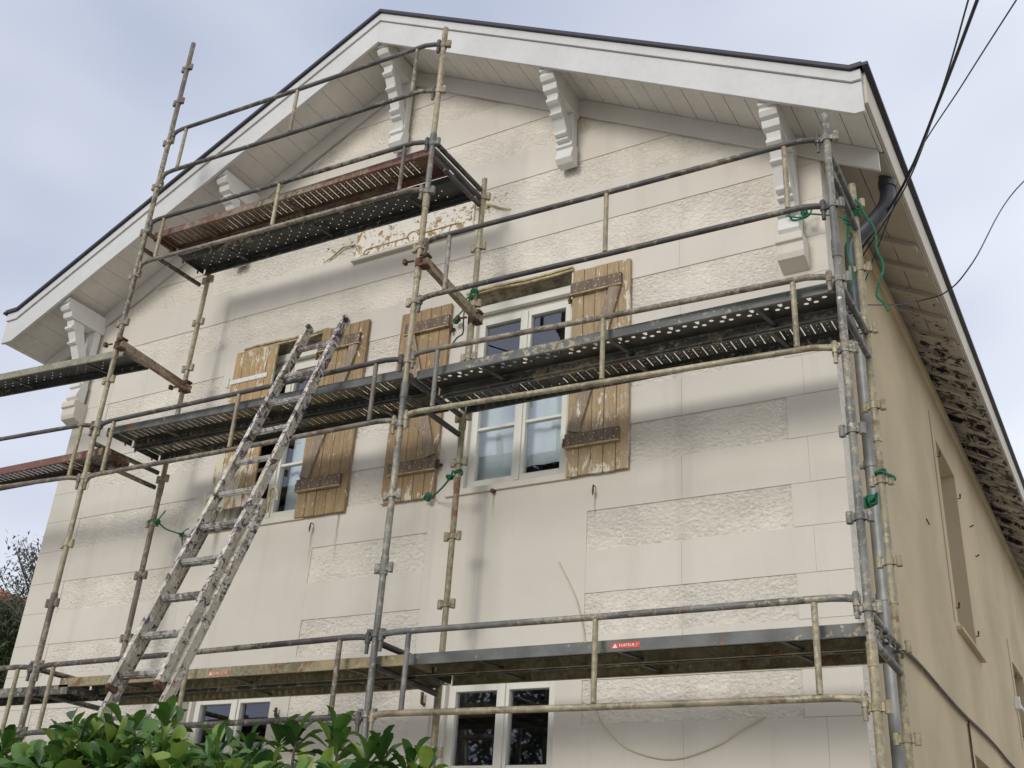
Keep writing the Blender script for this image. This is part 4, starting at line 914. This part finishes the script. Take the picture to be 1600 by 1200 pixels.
def tree(name, loc, label, cat, crown, trunk_top, nleaf, mat, L, clump=.35, grp=None, seed=1, wl=.22, big=None):
    t = thing(name, loc, label, cat, grp); rd = random.Random(seed); tr = MB(); lf = MB(); x, y, z = loc
    tr.path([(x, y, 0), (x + .1, y, trunk_top*.5), (x, y + .1, trunk_top)], [trunk_top*.05, trunk_top*.04, trunk_top*.028], 8)
    cl = []
    for (cx, cy, cz, rx, ry, rz, n) in crown:
        for _ in range(n):
            while True:
                p = V((rd.uniform(-1, 1), rd.uniform(-1, 1), rd.uniform(-1, 1)))
                if .2 < p.length < 1: break
            cl.append(V((cx + p.x*rx, cy + p.y*ry, cz + p.z*rz)))
    for c in cl:
        if rd.random() < .35:
            m_ = V(((x + c.x)/2, (y + c.y)/2, trunk_top*.6 + c.z*.4)); tr.path([(x, y, trunk_top*.8), m_, c], [.05, .03, .01], 5, False)
    for i in range(nleaf):
        c = rd.choice(cl); p = c + V((rd.gauss(0, 1), rd.gauss(0, 1), rd.gauss(0, .8)))*clump
        d = V((rd.gauss(0, 1), rd.gauss(0, 1), rd.gauss(0, .7))); ll = L*rd.uniform(.7, 1.3); leaf(lf, p, d, V((rd.gauss(0, .4), rd.gauss(0, .4), 1)), ll, ll*wl, .1, True)
    finish_leaves(lf, 'crown', mat, t, 2); tr.build('trunk', M['bark'], t); return t
# olive tree by the left corner, twigs showing against the sky
ot = thing('olive_tree', (-13.6, 4.6, 0), 'olive tree with thin silvery twigs against the sky at the left edge', 'tree'); lf = MB(); tw = MB(); rd = random.Random(5)
tw.path([(-13.6, 4.6, 0), (-13.5, 4.6, 2.2), (-13.2, 4.6, 4.2)], [.2, .15, .08], 8)
tips = [(35, 845), (58, 850), (70, 862), (45, 875), (28, 862), (22, 850), (30, 872), (50, 858), (62, 870), (48, 885), (66, 848), (60, 905), (38, 918), (12, 895), (2, 905), (-15, 890), (75, 880), (70, 900), (90, 860), (100, 880), (-40, 900), (40, 868), (55, 893), (25, 925), (120, 900), (80, 925), (85, 845), (15, 912), (64, 925)]
for u, v in tips:
    e = atY(u, v, 4.2 + rd.uniform(-.3, .5)); m_ = V((-13.0 + rd.uniform(-.3, .6), 4.5, 5.0)); P = smooth_pts([V((-13.2, 4.6, 4.2)), m_, (m_ + e)/2 + V((0, 0, -.1)), e], 6)
    tw.path(P, [.03*(1 - i/len(P)) + .004 for i in range(len(P))], 5, False)
    for k in range(110):
        i = rd.randint(len(P)//2, len(P)-1); p = P[i] + V((rd.gauss(0, .09), rd.gauss(0, .09), rd.gauss(0, .08))); d = V((rd.gauss(.2, .8), rd.gauss(0, .8), rd.gauss(.3, .6))); leaf(lf, p, d, V((0, 0, 1)), rd.uniform(.08, .13), .032, .05, True)
finish_leaves(lf, 'crown', M['oleaf'], ot, 2); tw.build('trunk', M['bark'], ot)
tree('evergreen_tree', (-16.9, 6.0, 0), 'dense dark evergreen below the neighbouring roof at the left edge', 'tree', [(-16.9, 6.0, 3.6, 2.2, 1.1, 2.4, 200), (-16.5, 6.0, 5.72, 1.5, .6, .62, 130), (-17.3, 6.0, 6.0, 1.0, .6, .45, 70), (-15.7, 6.0, 4.6, .9, .6, 1.2, 60)], 3.0, 42000, M['tleaf'], .17, .13, seed=4, wl=.2)
# neighbouring house
nb = thing('neighbour_house', (-22, 9.7, 0), 'neighbouring house with a terracotta tiled roof edge behind the trees', 'house')
r0 = atY(0, 926, 9.0); r1_ = atY(46, 944, 9.0); sl2 = (r1_.z - r0.z)/(r1_.x - r0.x)
xa, xb = r0.x - 8, r1_.x + 3.2
za, zb = r0.z + sl2*(xa - r0.x), r0.z + sl2*(xb - r0.x)
MB().prism([(xa, 0), (xb - .6, 0), (xb - .6, zb - .1), (xa, za - .25)], XZ, 9.1, 10.3).build('wall', M['side'], nb)
mb = MB(); mb.prism([(xa - .3, za + .1), (xb, zb - .08), (xb, zb - .16), (xa - .3, za - .1)], XZ, 8.9, 10.4)
n = 46
for i in range(n):
    a = V((xa + (xb - xa)*i/n, 8.92, za + (zb - za)*i/n)); b = V((xa + (xb - xa)*(i+1.12)/n, 8.92, za + (zb - za)*(i+1.12)/n)); mb.path([a, b], [.085, .07], 10)
    if i % 1 == 0: mb.path([a + V((0, .1, -.03)), a + V((0, 1.4, -.03))], .05, 6)
mb.build('roof', M['terra'], nb)

# trees across the street behind the viewer; the window panes mirror them
tree('street_tree', (-8, -21, 0), 'bushy tree across the street, mirrored in the ground floor panes', 'tree', [(-8, -21, 6.2, 3.2, 3, 2.6, 70)], 4.5, 7000, M['tleaf'], .5, .55, 'trees across the street', 21, .3)
tree('street_tree', (-14.5, -24, 0), 'taller tree across the street, furthest left', 'tree', [(-14.5, -24, 6.5, 3.5, 3, 3.6, 80)], 5, 7000, M['tleaf'], .5, .6, 'trees across the street', 22, .3)
tree('street_tree', (-1.5, -22, 0), 'low wide tree across the street, right of the bushy one', 'tree', [(-1.5, -22, 4.4, 3.2, 3, 1.8, 60)], 3.5, 5000, M['tleaf'], .5, .5, 'trees across the street', 23, .3)
